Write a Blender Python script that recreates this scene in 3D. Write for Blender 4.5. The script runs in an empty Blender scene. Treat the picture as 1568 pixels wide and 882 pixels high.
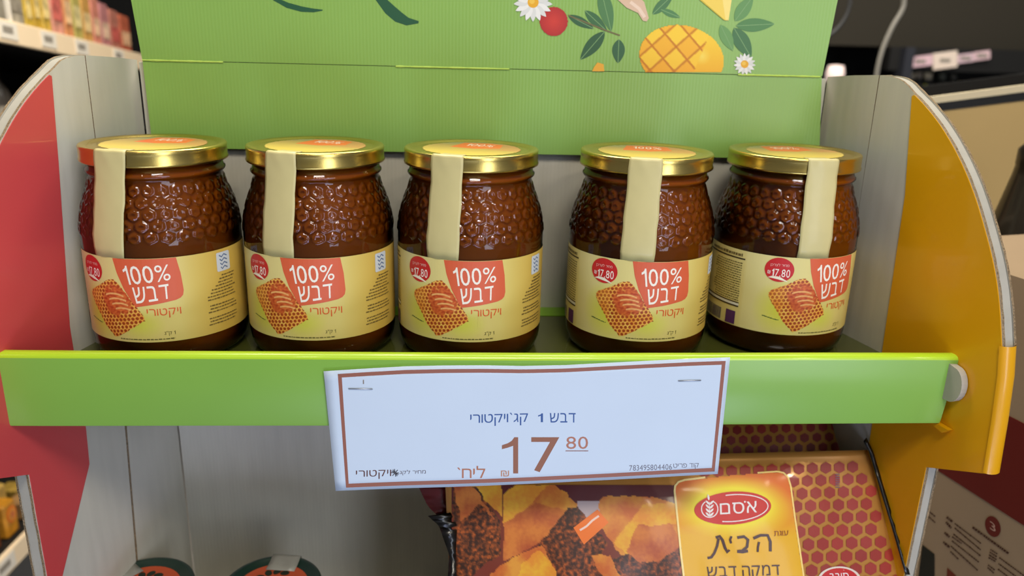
import bpy, bmesh, math, random
import numpy as np
from mathutils import Vector, Matrix, noise
from mathutils.geometry import tessellate_polygon
random.seed(7)
S = bpy.context.scene
COL = S.collection
PI = math.pi

# ------------------------------------------------------------------ camera
FPX, PITCH, ROLL, YAW, CAMZ = 1225.245, .3048, .0273, .0683, .2003
def cam_axes():
    cp, sp = math.cos(PITCH), math.sin(PITCH)
    fwd = Vector((math.sin(YAW)*cp, math.cos(YAW)*cp, -sp))
    right = Vector((math.cos(YAW), -math.sin(YAW), 0)); up = right.cross(fwd)
    c, s = math.cos(ROLL), math.sin(ROLL)
    return c*right + s*up, -s*right + c*up, fwd
AX, AY, AZ = cam_axes()
cam_d = bpy.data.cameras.new('camera'); cam = bpy.data.objects.new('camera', cam_d); COL.objects.link(cam)
cam.matrix_world = Matrix(((AX.x, AY.x, -AZ.x, 0), (AX.y, AY.y, -AZ.y, 0), (AX.z, AY.z, -AZ.z, CAMZ), (0, 0, 0, 1)))
cam_d.sensor_width = 36; cam_d.lens = FPX/1568*36; cam_d.clip_start = .01
cam_d.dof.use_dof = True; cam_d.dof.focus_distance = .50; cam_d.dof.aperture_fstop = 6
S.camera = cam
# ------------------------------------------------------------------ world, lights, exposure
S.view_settings.view_transform = 'Standard'; S.view_settings.look = 'None'
S.view_settings.gamma = 1; S.view_settings.use_curve_mapping = False
S.view_settings.exposure = -0.08
W = bpy.data.worlds.new('store_light'); S.world = W; W.use_nodes = True
W.node_tree.nodes['Background'].inputs[0].default_value = (.93, .94, 1.0, 1)
W.node_tree.nodes['Background'].inputs[1].default_value = .15
def area(name, loc, target, sx, sy, power, col, shape='RECTANGLE'):
    l = bpy.data.lights.new(name, 'AREA'); l.shape = shape; l.size = sx; l.size_y = sy; l.energy = power; l.color = col
    o = bpy.data.objects.new(name, l); COL.objects.link(o); o.location = loc
    o.rotation_euler = (Vector(target)-Vector(loc)).to_track_quat('-Z', 'Y').to_euler()
    return o
area('ceiling_panel', (.12, -.35, 1.05), (.02, .55, 0), .34, .26, 8.0, (1, .93, .80))
area('aisle_light', (.85, -1.1, .35), (.1, .5, 0), .45, 1.3, 11, (.82, .88, 1))
area('cool_low_light', (.20, -.75, -.66), (-.04, .58, -.08), .9, .4, 7.5, (.60, .69, 1))
area('left_shelf_fill', (-.12, .85, .75), (-.64, 1.25, .05), .4, .4, 6, (1, .92, .78))  # added fill without a known lamp, brightens the left shelf unit
area('far_shelf_fill', (1.0, 1.0, .9), (1.2, 2.0, .1), .4, .4, 7, (1, .93, .85))  # invented fill that lifts the price tickets on the far shelving
area('ceiling_panel_far', (.1, 1.1, 1.5), (.1, 1.1, 0), 1.6, .6, 34, (1, .93, .80))
for k, (x, y, z) in enumerate(((.55, -.55, 1.0), (.85, -.5, 1.05), (1.15, -.45, 1.1), (-.35, -.4, 1.2))):
    area('spot_lamp', (x, y, z), (.05, .55, 0), .05, .05, 1.1, (1, .88, .68), 'DISK')
cy = S.cycles
cy.max_bounces = 8; cy.transparent_max_bounces = 12; cy.sample_clamp_indirect = 4; cy.caustics_reflective = False; cy.caustics_refractive = False

# ------------------------------------------------------------------ pixel -> place
def ray(px, py): return AX*((px-784)/FPX) - AY*((py-441)/FPX) + AZ
CO = Vector((0, 0, CAMZ))
def at(px, py, Y=None, Z=None, plane=None, w=None):
    d = ray(px, py)
    if w is not None: t = w
    elif Y is not None: t = Y/d.y
    elif Z is not None: t = (Z-CAMZ)/d.z
    else:
        n, c = plane; t = (c - n.dot(CO))/n.dot(d)
    return CO + d*t

# ------------------------------------------------------------------ materials
def lin(c):
    r = []
    for v in c[:3]:
        v = v/255
        r.append(v/12.92 if v <= .04045 else ((v+.055)/1.055)**2.4)
    return tuple(r)
MATS = {}
def mat(name, rgb, rough=.5, metal=0, coat=0, spec=.5, trans=0, noise_amt=0, noise_scale=40, bump=0, bump_scale=300, flute=0, flute_scale=900, attr=False, sub=0, emit=0, stretch=(1, 1, 1), coat_rough=.08):
    if name in MATS: return MATS[name]
    m = bpy.data.materials.new(name); m.use_nodes = True; nt = m.node_tree; b = nt.nodes['Principled BSDF']; L = nt.links
    c = (*lin(rgb), 1)
    b.inputs['Base Color'].default_value = c; b.inputs['Roughness'].default_value = rough; b.inputs['Metallic'].default_value = metal
    b.inputs['Coat Weight'].default_value = coat; b.inputs['Coat Roughness'].default_value = coat_rough
    b.inputs['Specular IOR Level'].default_value = spec; b.inputs['Transmission Weight'].default_value = trans
    if sub: b.inputs['Subsurface Weight'].default_value = sub; b.inputs['Subsurface Radius'].default_value = (.02, .006, .002); b.inputs['Subsurface Scale'].default_value = 1
    if emit: b.inputs['Emission Color'].default_value = c; b.inputs['Emission Strength'].default_value = emit
    if attr or noise_amt or bump or flute:
        tc = nt.nodes.new('ShaderNodeTexCoord')
    src = None
    if attr:
        a = nt.nodes.new('ShaderNodeVertexColor'); a.layer_name = 'Col'; src = a.outputs[0]
    if noise_amt:
        mp = nt.nodes.new('ShaderNodeMapping'); mp.inputs['Scale'].default_value = stretch; L.new(tc.outputs['Object'], mp.inputs[0])
        n = nt.nodes.new('ShaderNodeTexNoise'); n.inputs['Scale'].default_value = noise_scale; n.inputs['Detail'].default_value = 4; L.new(mp.outputs[0], n.inputs[0])
        mx = nt.nodes.new('ShaderNodeMix'); mx.data_type = 'RGBA'; mx.blend_type = 'MULTIPLY'; mx.inputs[0].default_value = 1
        r = nt.nodes.new('ShaderNodeMapRange'); r.inputs['From Min'].default_value = .3; r.inputs['From Max'].default_value = .7; r.inputs['To Min'].default_value = 1-noise_amt; r.inputs['To Max'].default_value = 1+noise_amt
        L.new(n.outputs[0], r.inputs[0])
        if src: L.new(src, mx.inputs[6])
        else: mx.inputs[6].default_value = c
        L.new(r.outputs[0], mx.inputs[7]); src = mx.outputs[2]
    if src: L.new(src, b.inputs['Base Color'])
    if bump or flute:
        if flute:
            w = nt.nodes.new('ShaderNodeTexWave'); w.inputs['Scale'].default_value = flute_scale/20; w.inputs['Distortion'].default_value = .6; w.inputs['Detail'].default_value = 1
            L.new(tc.outputs['Object'], w.inputs[0]); h = w.outputs[1]; st = flute
        else:
            w = nt.nodes.new('ShaderNodeTexNoise'); w.inputs['Scale'].default_value = bump_scale; w.inputs['Detail'].default_value = 3
            L.new(tc.outputs['Object'], w.inputs[0]); h = w.outputs[0]; st = bump
        bp = nt.nodes.new('ShaderNodeBump'); bp.inputs['Strength'].default_value = st; bp.inputs['Distance'].default_value = .0006
        L.new(h, bp.inputs['Height']); L.new(bp.outputs[0], b.inputs['Normal'])
    MATS[name] = m; return m

M_header = mat('green_printed_cardboard', (142, 184, 86), .42, coat=.25, flute=.12, flute_scale=2600, noise_amt=.04, noise_scale=9, coat_rough=.3)
M_lip = mat('green_glossy_cardboard', (128, 176, 70), .38, coat=.35, noise_amt=.03, noise_scale=14, bump=.05, bump_scale=60, coat_rough=.2)
M_liptop = mat('yellow_green_fold', (178, 216, 40), .35, coat=.4)
M_floorg = mat('shaded_floor_green', (78, 82, 34), .22, coat=.5)  # green floor darkened to olive, shade among the jars is in the colour
M_gray = mat('raw_gray_cardboard', (198, 194, 180), .8, noise_amt=.04, noise_scale=30, stretch=(4, 4, .6), flute=.10, flute_scale=2200, spec=.25)
M_core = mat('pale_liner_paper', (176, 172, 160), .75, noise_amt=.06, noise_scale=60)
M_red = mat('red_printed_cardboard', (206, 74, 76), .38, coat=.3, noise_amt=.03, noise_scale=10)
M_yel = mat('yellow_printed_cardboard', (228, 164, 8), .35, coat=.35, noise_amt=.03, noise_scale=10)
M_corr = mat('corrugated_cut_edge', (134, 114, 86), .9, noise_amt=.7, noise_scale=1300)
M_gold = mat('gold_lid_metal', (216, 190, 108), .27, metal=1, noise_amt=.03)
M_print = mat('printed_ink', (255, 255, 255), .45, attr=True, spec=.4)
M_label = mat('jar_label_paper', (255, 255, 255), .42, attr=True, coat=.15, spec=.4)
M_strip = mat('cream_seal_paper', (208, 196, 138), .45, noise_amt=.03, noise_scale=60, coat=.1)
M_paper = mat('white_sign_paper', (204, 220, 238), .55, noise_amt=.015, noise_scale=20)
M_bagp = mat('printed_film', (255, 255, 255), .42, attr=True, coat=.16, bump=.28, bump_scale=22, coat_rough=.12)
M_bag = mat('amber_foil_film', (196, 138, 66), .25, metal=.25, coat=.6, bump=.3, bump_scale=22)
M_maroon = mat('maroon_film', (96, 26, 30), .25, coat=.5, bump=.4, bump_scale=40)
M_black = mat('black_film', (14, 11, 9), .3, coat=.3, bump=.5, bump_scale=90)
M_honey = mat('dark_amber_honey', (134, 74, 14), .5, spec=.1, noise_amt=.10, noise_scale=18, sub=.3)
def glass_mat():
    m = bpy.data.materials.new('clear_jar_glass'); m.use_nodes = True; nt = m.node_tree; nt.nodes.clear()
    o = nt.nodes.new('ShaderNodeOutputMaterial'); mx = nt.nodes.new('ShaderNodeMixShader'); t = nt.nodes.new('ShaderNodeBsdfTransparent'); g = nt.nodes.new('ShaderNodeBsdfGlossy'); f = nt.nodes.new('ShaderNodeFresnel')
    t.inputs[0].default_value = (.95, .82, .58, 1); g.inputs['Roughness'].default_value = .012; f.inputs[0].default_value = 1.5
    nt.links.new(f.outputs[0], mx.inputs[0]); nt.links.new(t.outputs[0], mx.inputs[1]); nt.links.new(g.outputs[0], mx.inputs[2]); nt.links.new(mx.outputs[0], o.inputs[0])
    return m
M_glass = glass_mat()

# ------------------------------------------------------------------ object helpers
def link(name, me, parent=None, label=None, cat=None, group=None, kind=None):
    o = bpy.data.objects.new(name, me); COL.objects.link(o)
    if parent: o.parent = parent
    if label: o['label'] = label
    if cat: o['category'] = cat
    if group: o['group'] = group
    if kind or name in ('small_print', 'nutrition_print', 'honeycomb_print'): o['kind'] = kind or 'stuff'
    return o
def thing(name, loc, label, cat, group=None, rz=0):
    o = link(name, None, None, label, cat, group); o.location = loc; o.rotation_euler.z = rz; return o
def mesh(name, V, F, mats, mi=None, smooth=False, colors=None):
    me = bpy.data.meshes.new(name); me.from_pydata([tuple(v) for v in V], [], [tuple(f) for f in F])
    for m in (mats if isinstance(mats, (list, tuple)) else [mats]): me.materials.append(m)
    if mi is not None: me.polygons.foreach_set('material_index', mi)
    if smooth: me.polygons.foreach_set('use_smooth', [True]*len(me.polygons))
    if colors is not None:
        a = me.color_attributes.new('Col', 'FLOAT_COLOR', 'POINT')
        a.data.foreach_set('color', np.array([(*lin(c), 1) for c in colors], dtype=np.float32).ravel())
    me.update(); return me
def loc_of(parent):
    return parent.location if parent is not None else Vector((0, 0, 0))
def prism(name, pts, t0, t1, f, mats, parent=None, side_mat=0, smooth=False, **kw):
    """pts: 2D outline; f(a,b,t) -> world point; faces at t0 and t1."""
    n = len(pts); o0 = loc_of(root_of(parent))
    V = [Vector(f(a, b, t0))-o0 for a, b in pts] + [Vector(f(a, b, t1))-o0 for a, b in pts]
    tris = tessellate_polygon([[Vector((a, b, 0)) for a, b in pts]])
    F = [tuple(t) for t in tris] + [tuple(i+n for i in reversed(t)) for t in tris]; mi = [0]*len(F)
    for i in range(n):
        j = (i+1) % n; F.append((i, j, j+n, i+n)); mi.append(side_mat)
    me = mesh(name, V, F, mats, mi)
    bm = bmesh.new(); bm.from_mesh(me); bmesh.ops.recalc_face_normals(bm, faces=bm.faces); bm.to_mesh(me); bm.free()
    return link(name, me, parent, **kw)
def root_of(o):
    while o is not None and o.parent is not None: o = o.parent
    return o
def box(name, lo, hi, m, parent=None, bev=.0, **kw):
    bm = bmesh.new(); bmesh.ops.create_cube(bm, size=1)
    o0 = loc_of(root_of(parent))
    c = (Vector(lo)+Vector(hi))/2 - o0; d = Vector(hi)-Vector(lo)
    for v in bm.verts: v.co = Vector((v.co.x*d.x, v.co.y*d.y, v.co.z*d.z))+c
    if bev: bmesh.ops.bevel(bm, geom=bm.edges[:], offset=bev, segments=2, affect='EDGES', profile=.6)
    me = bpy.data.meshes.new(name); bm.to_mesh(me); bm.free(); me.materials.append(m)
    return link(name, me, parent, **kw)
def lathe(prof, n, m, name, mats_idx=None):
    V = []; F = []
    for r, z in prof:
        for k in range(n):
            a = 2*PI*k/n; V.append((r*math.sin(a), -r*math.cos(a), z))
    for i in range(len(prof)-1):
        for k in range(n):
            j = (k+1) % n; F.append((i*n+k, i*n+j, (i+1)*n+j, (i+1)*n+k))
    for i, (r, z) in ((0, prof[0]), (len(prof)-1, prof[-1])):
        if r > 0:
            c = len(V); V.append((0, 0, z))
            for k in range(n):
                j = (k+1) % n; F.append((i*n+k, i*n+j, c) if i else (i*n+j, i*n+k, c))
    return mesh(name, V, F, m, smooth=True)
def tube(name, pts, r, m, parent=None, n=10, **kw):
    V = []; F = []; P = [Vector(p)-loc_of(root_of(parent)) for p in pts]
    for i, p in enumerate(P):
        d = (P[min(i+1, len(P)-1)]-P[max(i-1, 0)]).normalized(); u = d.orthogonal().normalized() if i == 0 else (u - d*u.dot(d)).normalized(); v = d.cross(u)
        for k in range(n): a = 2*PI*k/n; V.append(p+u*(r*math.cos(a))+v*(r*math.sin(a)))
    for i in range(len(P)-1):
        for k in range(n): j = (k+1) % n; F.append((i*n+k, i*n+j, (i+1)*n+j, (i+1)*n+k))
    F.append(tuple(range(n))[::-1]); F.append(tuple((len(P)-1)*n+k for k in range(n)))
    return link(name, mesh(name, V, F, m, smooth=True), parent, **kw)

# ------------------------------------------------------------------ flat prints
TXT = {}
def glyph(ch, bold):
    """contours of one character, as lists of 2D points"""
    k = (ch, bold)
    if k in TXT: return TXT[k]
    if ch == '1':
        b_ = bold; TXT[k] = [[(.205-b_, 0), (.30+b_, 0), (.30+b_, .70), (.235, .70), (.20, .63), (.15, .585), (.07, .545), (.07, .455-b_), (.14, .48-b_), (.205-b_, .52-b_)]]; return TXT[k]
    c = bpy.data.curves.new('t', 'FONT'); c.body = ch; c.size = 1; c.resolution_u = 3; c.offset = bold; c.fill_mode = 'NONE'
    o = bpy.data.objects.new('t', c); COL.objects.link(o); ev = o.evaluated_get(bpy.context.evaluated_depsgraph_get()); me = ev.to_mesh()
    adj = {}
    for e in me.edges:
        i, j = e.vertices; adj.setdefault(i, []).append(j); adj.setdefault(j, []).append(i)
    seen = set(); R = []
    for v in adj:
        if v in seen: continue
        L = [v]; seen.add(v)
        while True:
            nx = [w for w in adj[L[-1]] if w not in seen]
            if not nx: break
            seen.add(nx[0]); L.append(nx[0])
        R.append([tuple(me.vertices[i].co[:2]) for i in L])
    ev.to_mesh_clear(); bpy.data.objects.remove(o); bpy.data.curves.remove(c)
    TXT[k] = R; return R
def parea(P): return sum(P[i-1][0]*P[i][1]-P[i][0]*P[i-1][1] for i in range(len(P)))/2
def text_mesh(s, bold=0, gap=.085):
    V = []; F = []; x = 0
    for ch in s:
        if ch == ' ': x += .24; continue
        G = glyph(ch, bold); x0 = min(p[0] for L in G for p in L); x1 = max(p[0] for L in G for p in L)
        G = [[(p[0]-x0+x, p[1]) for p in L] for L in G]
        big = max(G, key=lambda L: abs(parea(L))); sg = parea(big) > 0
        outs = [L for L in G if (parea(L) > 0) == sg]; holes = [L for L in G if (parea(L) > 0) != sg]
        for L in outs:
            hs = [h for h in holes if inpoly(h[0][0], h[0][1], L)]
            n = len(V); loops = [L]+hs
            F += [tuple(n+i for i in t) for t in tessellate_polygon([[Vector((p[0], p[1], 0)) for p in l] for l in loops])]
            for l in loops: V += l
        x += x1-x0+gap+bold
    V = np.array(V); lo = V.min(0); hi = V.max(0); return (V-lo)/(hi-lo), F
def bil(q, s, t):       # q = TL, TR, BR, BL ; t downwards
    return tuple((q[0][i]*(1-s)+q[1][i]*s)*(1-t)+(q[3][i]*(1-s)+q[2][i]*s)*t for i in (0, 1))
class Flat:
    def __init__(s): s.V = []; s.F = []; s.C = []; s.L = 0
    def up(s, n0):      # later shapes of one print lie a hair above the earlier ones
        s.V[n0:] = [(v[0], v[1], s.L*.8e-5) for v in s.V[n0:]]; s.L = min(40, s.L+1); return s
    def poly(s, pts, col):
        n = len(s.V); s.V += [tuple(p) for p in pts]; s.C += [col]*len(pts)
        s.F += [tuple(n+i for i in t) for t in tessellate_polygon([[Vector((p[0], p[1], 0)) for p in pts]])]; return s.up(n)
    def text(s, st, q, col, bold=0):
        V, F = text_mesh(st, bold); n = len(s.V)
        s.V += [bil(q, a, 1-b) for a, b in V]; s.C += [col]*len(V); s.F += [tuple(n+i for i in f) for f in F]; return s.up(n)
    def bar(s, x0, y0, x1, y1, col): return s.poly([(x0, y0), (x1, y0), (x1, y1), (x0, y1)], col)
    def ell(s, cx, cy_, rx, ry, col, rot=0, n=28, a0=0, a1=2*PI):
        c, d = math.cos(rot), math.sin(rot)
        return s.poly([(cx+rx*math.cos(a)*c-ry*math.sin(a)*d, cy_+rx*math.cos(a)*d+ry*math.sin(a)*c) for a in [a0+(a1-a0)*i/n for i in range(n)]], col)
    def stroke(s, pts, w, col, taper=False):
        P = [Vector(p) for p in pts]; L = []; R = []
        for i, p in enumerate(P):
            d = (P[min(i+1, len(P)-1)]-P[max(i-1, 0)]).normalized(); nn = Vector((-d.y, d.x))
            ww = w*(math.sin(PI*(i+.35)/(len(P)-.3))) if taper else w
            L.append(p+nn*ww/2); R.append(p-nn*ww/2)
        n = len(s.V); s.V += [tuple(v) for v in L+R]; s.C += [col]*(2*len(P)); m = len(P)
        s.F += [(n+i, n+i+1, n+m+i+1, n+m+i) for i in range(m-1)]; return s.up(n)
    def grid(s, x0, y0, x1, y1, nx, ny, colf):
        n = len(s.V); idx = {}
        for j in range(ny+1):
            for i in range(nx+1):
                x = x0+(x1-x0)*i/nx; y = y0+(y1-y0)*j/ny; c = colf(x, y)
                if c is not None: idx[i, j] = len(s.V); s.V.append((x, y)); s.C.append(c)
        for j in range(ny):
            for i in range(nx):
                k = [idx.get(t) for t in ((i, j), (i+1, j), (i+1, j+1), (i, j+1))]
                if None not in k: s.F.append(tuple(k))
        return s.up(n)
    def build(s, name, mapf, m, parent, step=None, **kw):
        me = mesh(name, [(v[0], v[1], v[2] if len(v) > 2 else 0) for v in s.V], s.F, m, colors=s.C)
        if step:
            bm = bmesh.new(); bm.from_mesh(me)
            for ax in (0, 1):
                if step[ax]:
                    xs = [v.co[ax] for v in bm.verts]; a = math.floor(min(xs)/step[ax])+1
                    while a*step[ax] < max(xs):
                        co = [0, 0, 0]; co[ax] = a*step[ax]; no = [0, 0, 0]; no[ax] = 1
                        bmesh.ops.bisect_plane(bm, geom=bm.verts[:]+bm.edges[:]+bm.faces[:], plane_co=co, plane_no=no); a += 1
            bm.to_mesh(me); bm.free()
        world = kw.pop('world', True); o0 = loc_of(root_of(parent)) if world else Vector((0, 0, 0)); e = .5 if world else (.5 if max(abs(v[0]) for v in s.V) > 1 else .0005)
        for v in me.vertices:
            x, y, l = v.co; P = Vector(mapf(x, y))
            if l > 1e-7:
                nn = (Vector(mapf(x+e, y))-P).cross(Vector(mapf(x, y+e))-P).normalized(); P += nn*(-l if world else l)
            v.co = P-o0
        me.update(); return link(name, me, parent, **kw)
def inpoly(x, y, P):
    c = False; j = len(P)-1
    for i in range(len(P)):
        if (P[i][1] > y) != (P[j][1] > y) and x < (P[j][0]-P[i][0])*(y-P[i][1])/(P[j][1]-P[i][1])+P[i][0]: c = not c
        j = i
    return c
def mixc(a, b, t): t = min(1, max(0, t)); return tuple(a[i]*(1-t)+b[i]*t for i in range(3))
def nz(x, y, z=0): return noise.noise(Vector((x, y, z)))
def heb(s): return s[::-1]

# =================================================================== display stand
stand = thing('display_stand', (.022, .53, -.28), 'green, red and yellow corrugated cardboard display stand holding the honey jars', 'display stand')
def wall_f(side):
    a = Vector((-.229, .603, 0)) if side < 0 else Vector((.2735, .603, 0)); b = Vector((-.267, .4462, 0)) if side < 0 else Vector((.3126, .4462, 0))
    d = (b-a).normalized(); out = Vector((side*abs(d.y), side*side*0, 0)); out = Vector((d.y, -d.x, 0)); out = out if out.x*side > 0 else -out
    def f(y, z, t):
        k = (a.y-y)/(a.y-b.y); p = a+(b-a)*k; return (p.x+out.x*t, p.y+out.y*t, z)
    return f
ARC = [(.551, .1814), (.540, .1808), (.530, .1775), (.5202, .1714), (.507, .1645), (.493, .1547), (.480, .143), (.468, .130), (.457, .1150), (.447, .0984), (.438, .0825), (.4308, .0669), (.425, .050), (.4201, .034), (.417, .016), (.4145, -.012), (.4124, -.0461), (.4535, -.0654), (.4538, -.16), (.455, -.28)]
def smooth(P, k):
    R = []
    for i in range(k):
        p0, p1, p2, p3 = P[max(0, i-1)], P[i], P[i+1], P[min(k, i+2)]
        for j in range(4):
            t = j/4; R.append(tuple(.5*((2*p1[c])+(p2[c]-p0[c])*t+(2*p0[c]-5*p1[c]+4*p2[c]-p3[c])*t*t+(3*p1[c]-p0[c]-3*p2[c]+p3[c])*t**3) for c in (0, 1)))
    return R+P[k:]
ARC = [(.551, .1814), (.540, .1810), (.530, .1786), (.5202, .1728), (.507, .1648), (.493, .1545), (.480, .1425), (.468, .1292), (.457, .1145), (.447, .0984), (.438, .0825), (.4308, .0669), (.425, .0505), (.4201, .034)]+ARC[14:]
ARC0 = ARC; ARC = smooth(ARC, 13)
REAR = [(.603, .1775), (.575, .1800), (.5517, .1814), (.5505, -.0), (.545, -.08), (.5375, -.20), (.533, -.28), (.603, -.28)]
def jit(P, a=.00018): return [(y+random.uniform(-a, a), z+random.uniform(-a, a)) for y, z in P]
def dens(P, step=.004):
    R = []
    for i in range(len(P)-1):
        n = max(1, int(math.dist(P[i], P[i+1])/step))
        R += [(P[i][0]+(P[i+1][0]-P[i][0])*k/n, P[i][1]+(P[i+1][1]-P[i][1])*k/n) for k in range(n)]
    return R+[P[-1]]
for side in (-1, 1):
    f = wall_f(side); g = .0009 if side < 0 else .0003
    front = jit(dens(ARC)) + [(.533-2.2*g, -.28), (.5375-2.4*g, -.20), (.545-2.4*g, -.08), (.5505-1.6*g, 0), (.5512-g, .10)]
    wp = prism('side_wall', front, 0, .0017, f, [M_gray, M_corr], stand, side_mat=1)
    prism('side_wall_rear', REAR, 0, .0017, f, [M_gray, M_corr], stand, side_mat=1)
    ins = [(y+.0006, z-.0006) for y, z in ARC[:-1]]+[(.455, -.28), (.603, -.28), (.603, .1765)]
    prism('wall_core', ins, .0018, .0082, f, M_core, stand)
    prism('outer_wall', jit(dens(ARC))+[(.603, -.28), (.603, .1775)], 0.0084, .0100, f, [M_core, M_corr], stand, side_mat=1)
    bnd = [(.5194, .1698), (.5148, .1175), (.5042, .013), (.5050, -.061), (.5034, -.087), (.4657, -.149), (.456, -.165)] if side < 0 else [(.5196, .1698), (.511, .1055), (.507, -.0055), (.5044, -.0602), (.503, -.12), (.500, -.28)]
    arc2 = [(y+.0005, z-.0004) for y, z in ARC[13:]]
    arc2 = arc2[:-1] if side < 0 else arc2
    prism('printed_panel', bnd[::-1]+arc2 if side > 0 else bnd[::-1]+arc2, -.0006, -.0001, f, M_red if side < 0 else M_yel, wp, label='red printed face of the left side wall' if side < 0 else 'yellow printed face of the right side wall')
    # folded cover wrapped round the lower front edge
    V = []; F = []; zs = [.034, .016, -.012, -.0461]; ys = [.4201, .417, .4145, .4124]; n = 12
    for z, y in zip(zs, ys):
        for k in range(n+1):
            a = PI*k/n; t = .0045-.0060*math.cos(a); V.append(Vector(f(y+.0015-.0038*math.sin(a), z, t))-stand.location)
    for i in range(3):
        for k in range(n): F.append((i*(n+1)+k, i*(n+1)+k+1, (i+1)*(n+1)+k+1, (i+1)*(n+1)+k))
    link('folded_edge', mesh('folded_edge', V, F, M_yel if side > 0 else M_red, smooth=True), stand)
# back wall, tray floor, lower floor
box('back_wall', (-.2278, .6032, -.28), (.2728, .6062, .176), M_gray, stand)
def trap(name, y0, y1, z0, z1, m):
    xs = lambda y: (-.229-(.603-y)*.2423+.0004, .2735+(.603-y)*.2494-.0004)
    a, b = xs(y0), xs(y1)
    return prism(name, [(a[0], y0), (a[1], y0), (b[1], y1), (b[0], y1)], z0, z1, lambda x, y, t: (x, y, t), m, stand)
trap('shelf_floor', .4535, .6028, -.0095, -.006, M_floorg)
trap('rear_lit_strip', .5825, .6026, -.0058, -.0056, mat('lit_floor_green', (132, 184, 30), .4, coat=.3))  # lit rear part of the floor, its brightness painted on as a strip
trap('lower_shelf_floor', .402, .6028, -.2835, -.28, M_gray)
box('lower_shade_lip', (-.272, .3930, -.300), (.318, .4010, -.222), M_lip, stand, .0015)  # unseen lip added to keep low light off the wall bottom
# front lip: rounded, hollow-fold board across the front
lip_prof = [(.4465, -.0297), (.4461, -.028), (.4462, .0140), (.4470, .0157), (.4487, .0166), (.4520, .0167), (.4540, .0158), (.4545, .0140), (.4545, -.0297)]
lip_c = [0, 0, 1, 1, 1, 1, 1, 0, 0]
V = []; F = []; mi = []
NX = 60
for i in range(NX+1):
    s = i/NX
    for (y, z) in lip_prof:
        x0 = -.2660 + (.0165-z)*(-.004)/.046; x1 = .3126 + (.0165-z)*(-.0045)/.046
        x = x0+(x1-x0)*s; warp = .0011*math.exp(-s*9)+.0002*math.sin(s*9)
        V.append(Vector((x, y+.0004*math.sin(s*7), z+warp))-stand.location)
m_ = len(lip_prof)
for i in range(NX):
    for k in range(m_):
        j = (k+1) % m_; F.append((i*m_+k, i*m_+j, (i+1)*m_+j, (i+1)*m_+k)); mi.append(lip_c[k] if k < m_-1 else 0)
F += [tuple(range(m_))[::-1], tuple(NX*m_+k for k in range(m_))]; mi += [0, 0]
lip = link('front_lip', mesh('front_lip', V, F, [M_lip, M_liptop], mi, smooth=True), stand, label='green front lip with a bright yellow-green top fold')
md = lip.modifiers.new('e', 'EDGE_SPLIT'); md.split_angle = math.radians(50)
# white locking tab at the right end of the lip
ft = wall_f(1)
tab = [(.4462+.004*0-.0005, z) for z in (.0118,)]
pts = [(.4490, .0120)]+[(.4440-.0080*math.sin(a), -.0005+.0115*math.cos(a)) for a in [PI*k/12 for k in range(13)]]+[(.4490, -.0120)]
prism('locking_tab', pts, -.0060, -.0012, ft, M_core, stand, label='white rounded locking tab at the right end of the lip')
pts = [(.4600, -.0305), (.4400, -.0306), (.4440, -.0345), (.4520, -.0330)]
prism('slot_flap', pts, -.0050, -.0010, ft, M_yel, stand)
# header: lower panel + upper panel with printed pictures
hf = lambda x, z, t: (x, t, z)
hl = prism('header_panel', [(-.2229, .1774), (-.2224, .1168), (.2732, .1168), (.2664, .1774)], .5970, .6000, hf, [M_header, M_corr], stand, label='lower green fluted cardboard header strip', side_mat=0)
hu = prism('header_panel', [(-.2310, .2800), (-.2229, .1779), (.2664, .1779), (.2735, .2800)], .5966, .5996, hf, M_header, stand, label='upper green header board with printed fruit and leaves')
for x0, x1 in ((218, 342), (606, 780), (1130, 1256)):
    a = at(x0, 93+(x0-218)*.0245, Y=.5962); b = at(x1, 93+(x1-218)*.0245, Y=.5962)
    n = 24; V = []; F = []
    for i in range(n+1):
        p = a+(b-a)*(i/n)-stand.location; h = .0005+random.uniform(0, .0003)
        zc = .1776-stand.location.z
        V += [(p.x, p.y, zc-h), (p.x, p.y-.0006, zc), (p.x, p.y, zc+h)]
    for i in range(n): F += [(i*3, i*3+3, i*3+4, i*3+1), (i*3+1, i*3+4, i*3+5, i*3+2)]
    link('fold_ridge', mesh('fold_ridge', V, F, mat('pale_green_fold', (206, 236, 110), .6)), stand)
HM = lambda px, py: at(px, py, Y=.5964)
HM2 = lambda px, py: at(px, py, Y=.5962)
HM3 = lambda px, py: at(px, py, Y=.5960)
HC = lambda x, y: (760+x/3.409, y/3.409)         # crop coordinates of my close-up of the board
LG, DG = (96, 150, 84), (62, 104, 66)
def leaf(fl, p, q, w, col, rib=(130, 170, 110), n=14, bend=0):
    p = Vector(p); q = Vector(q); d = q-p; nn = Vector((-d.y, d.x)).normalized(); L = []; R = []
    for i in range(n+1):
        t = i/n; ww = w/2*math.sin(PI*t)**.75*(1.1-.35*t); c = p+d*t+nn*(bend*math.sin(PI*t)); L.append(c+nn*ww); R.append(c-nn*ww)
    fl.poly([tuple(v) for v in L+R[::-1][1:-1]], col)
    if rib: fl.stroke([tuple(p+d*(i/8)+nn*bend*math.sin(PI*i/8)) for i in range(9)], .9, rib)
fl = Flat()   # big brush-script tails at the top left
fl.stroke([(395, -22), (420, -2), (440, 8), (462, 14), (480, 16), (494, 15.5)], 8.5, (44, 92, 62), True)
fl.build('printed_lettering', HM, M_print, hu, label='left dark green tail of large printed lettering')
fl = Flat(); fl.stroke([(556, -26), (580, -4), (596, 14), (610, 26), (624, 33), (641, 34)], 18, (44, 92, 62), True)
fl.build('printed_lettering', HM, M_print, hu, label='right dark green tail of large printed lettering')
fl = Flat()
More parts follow.
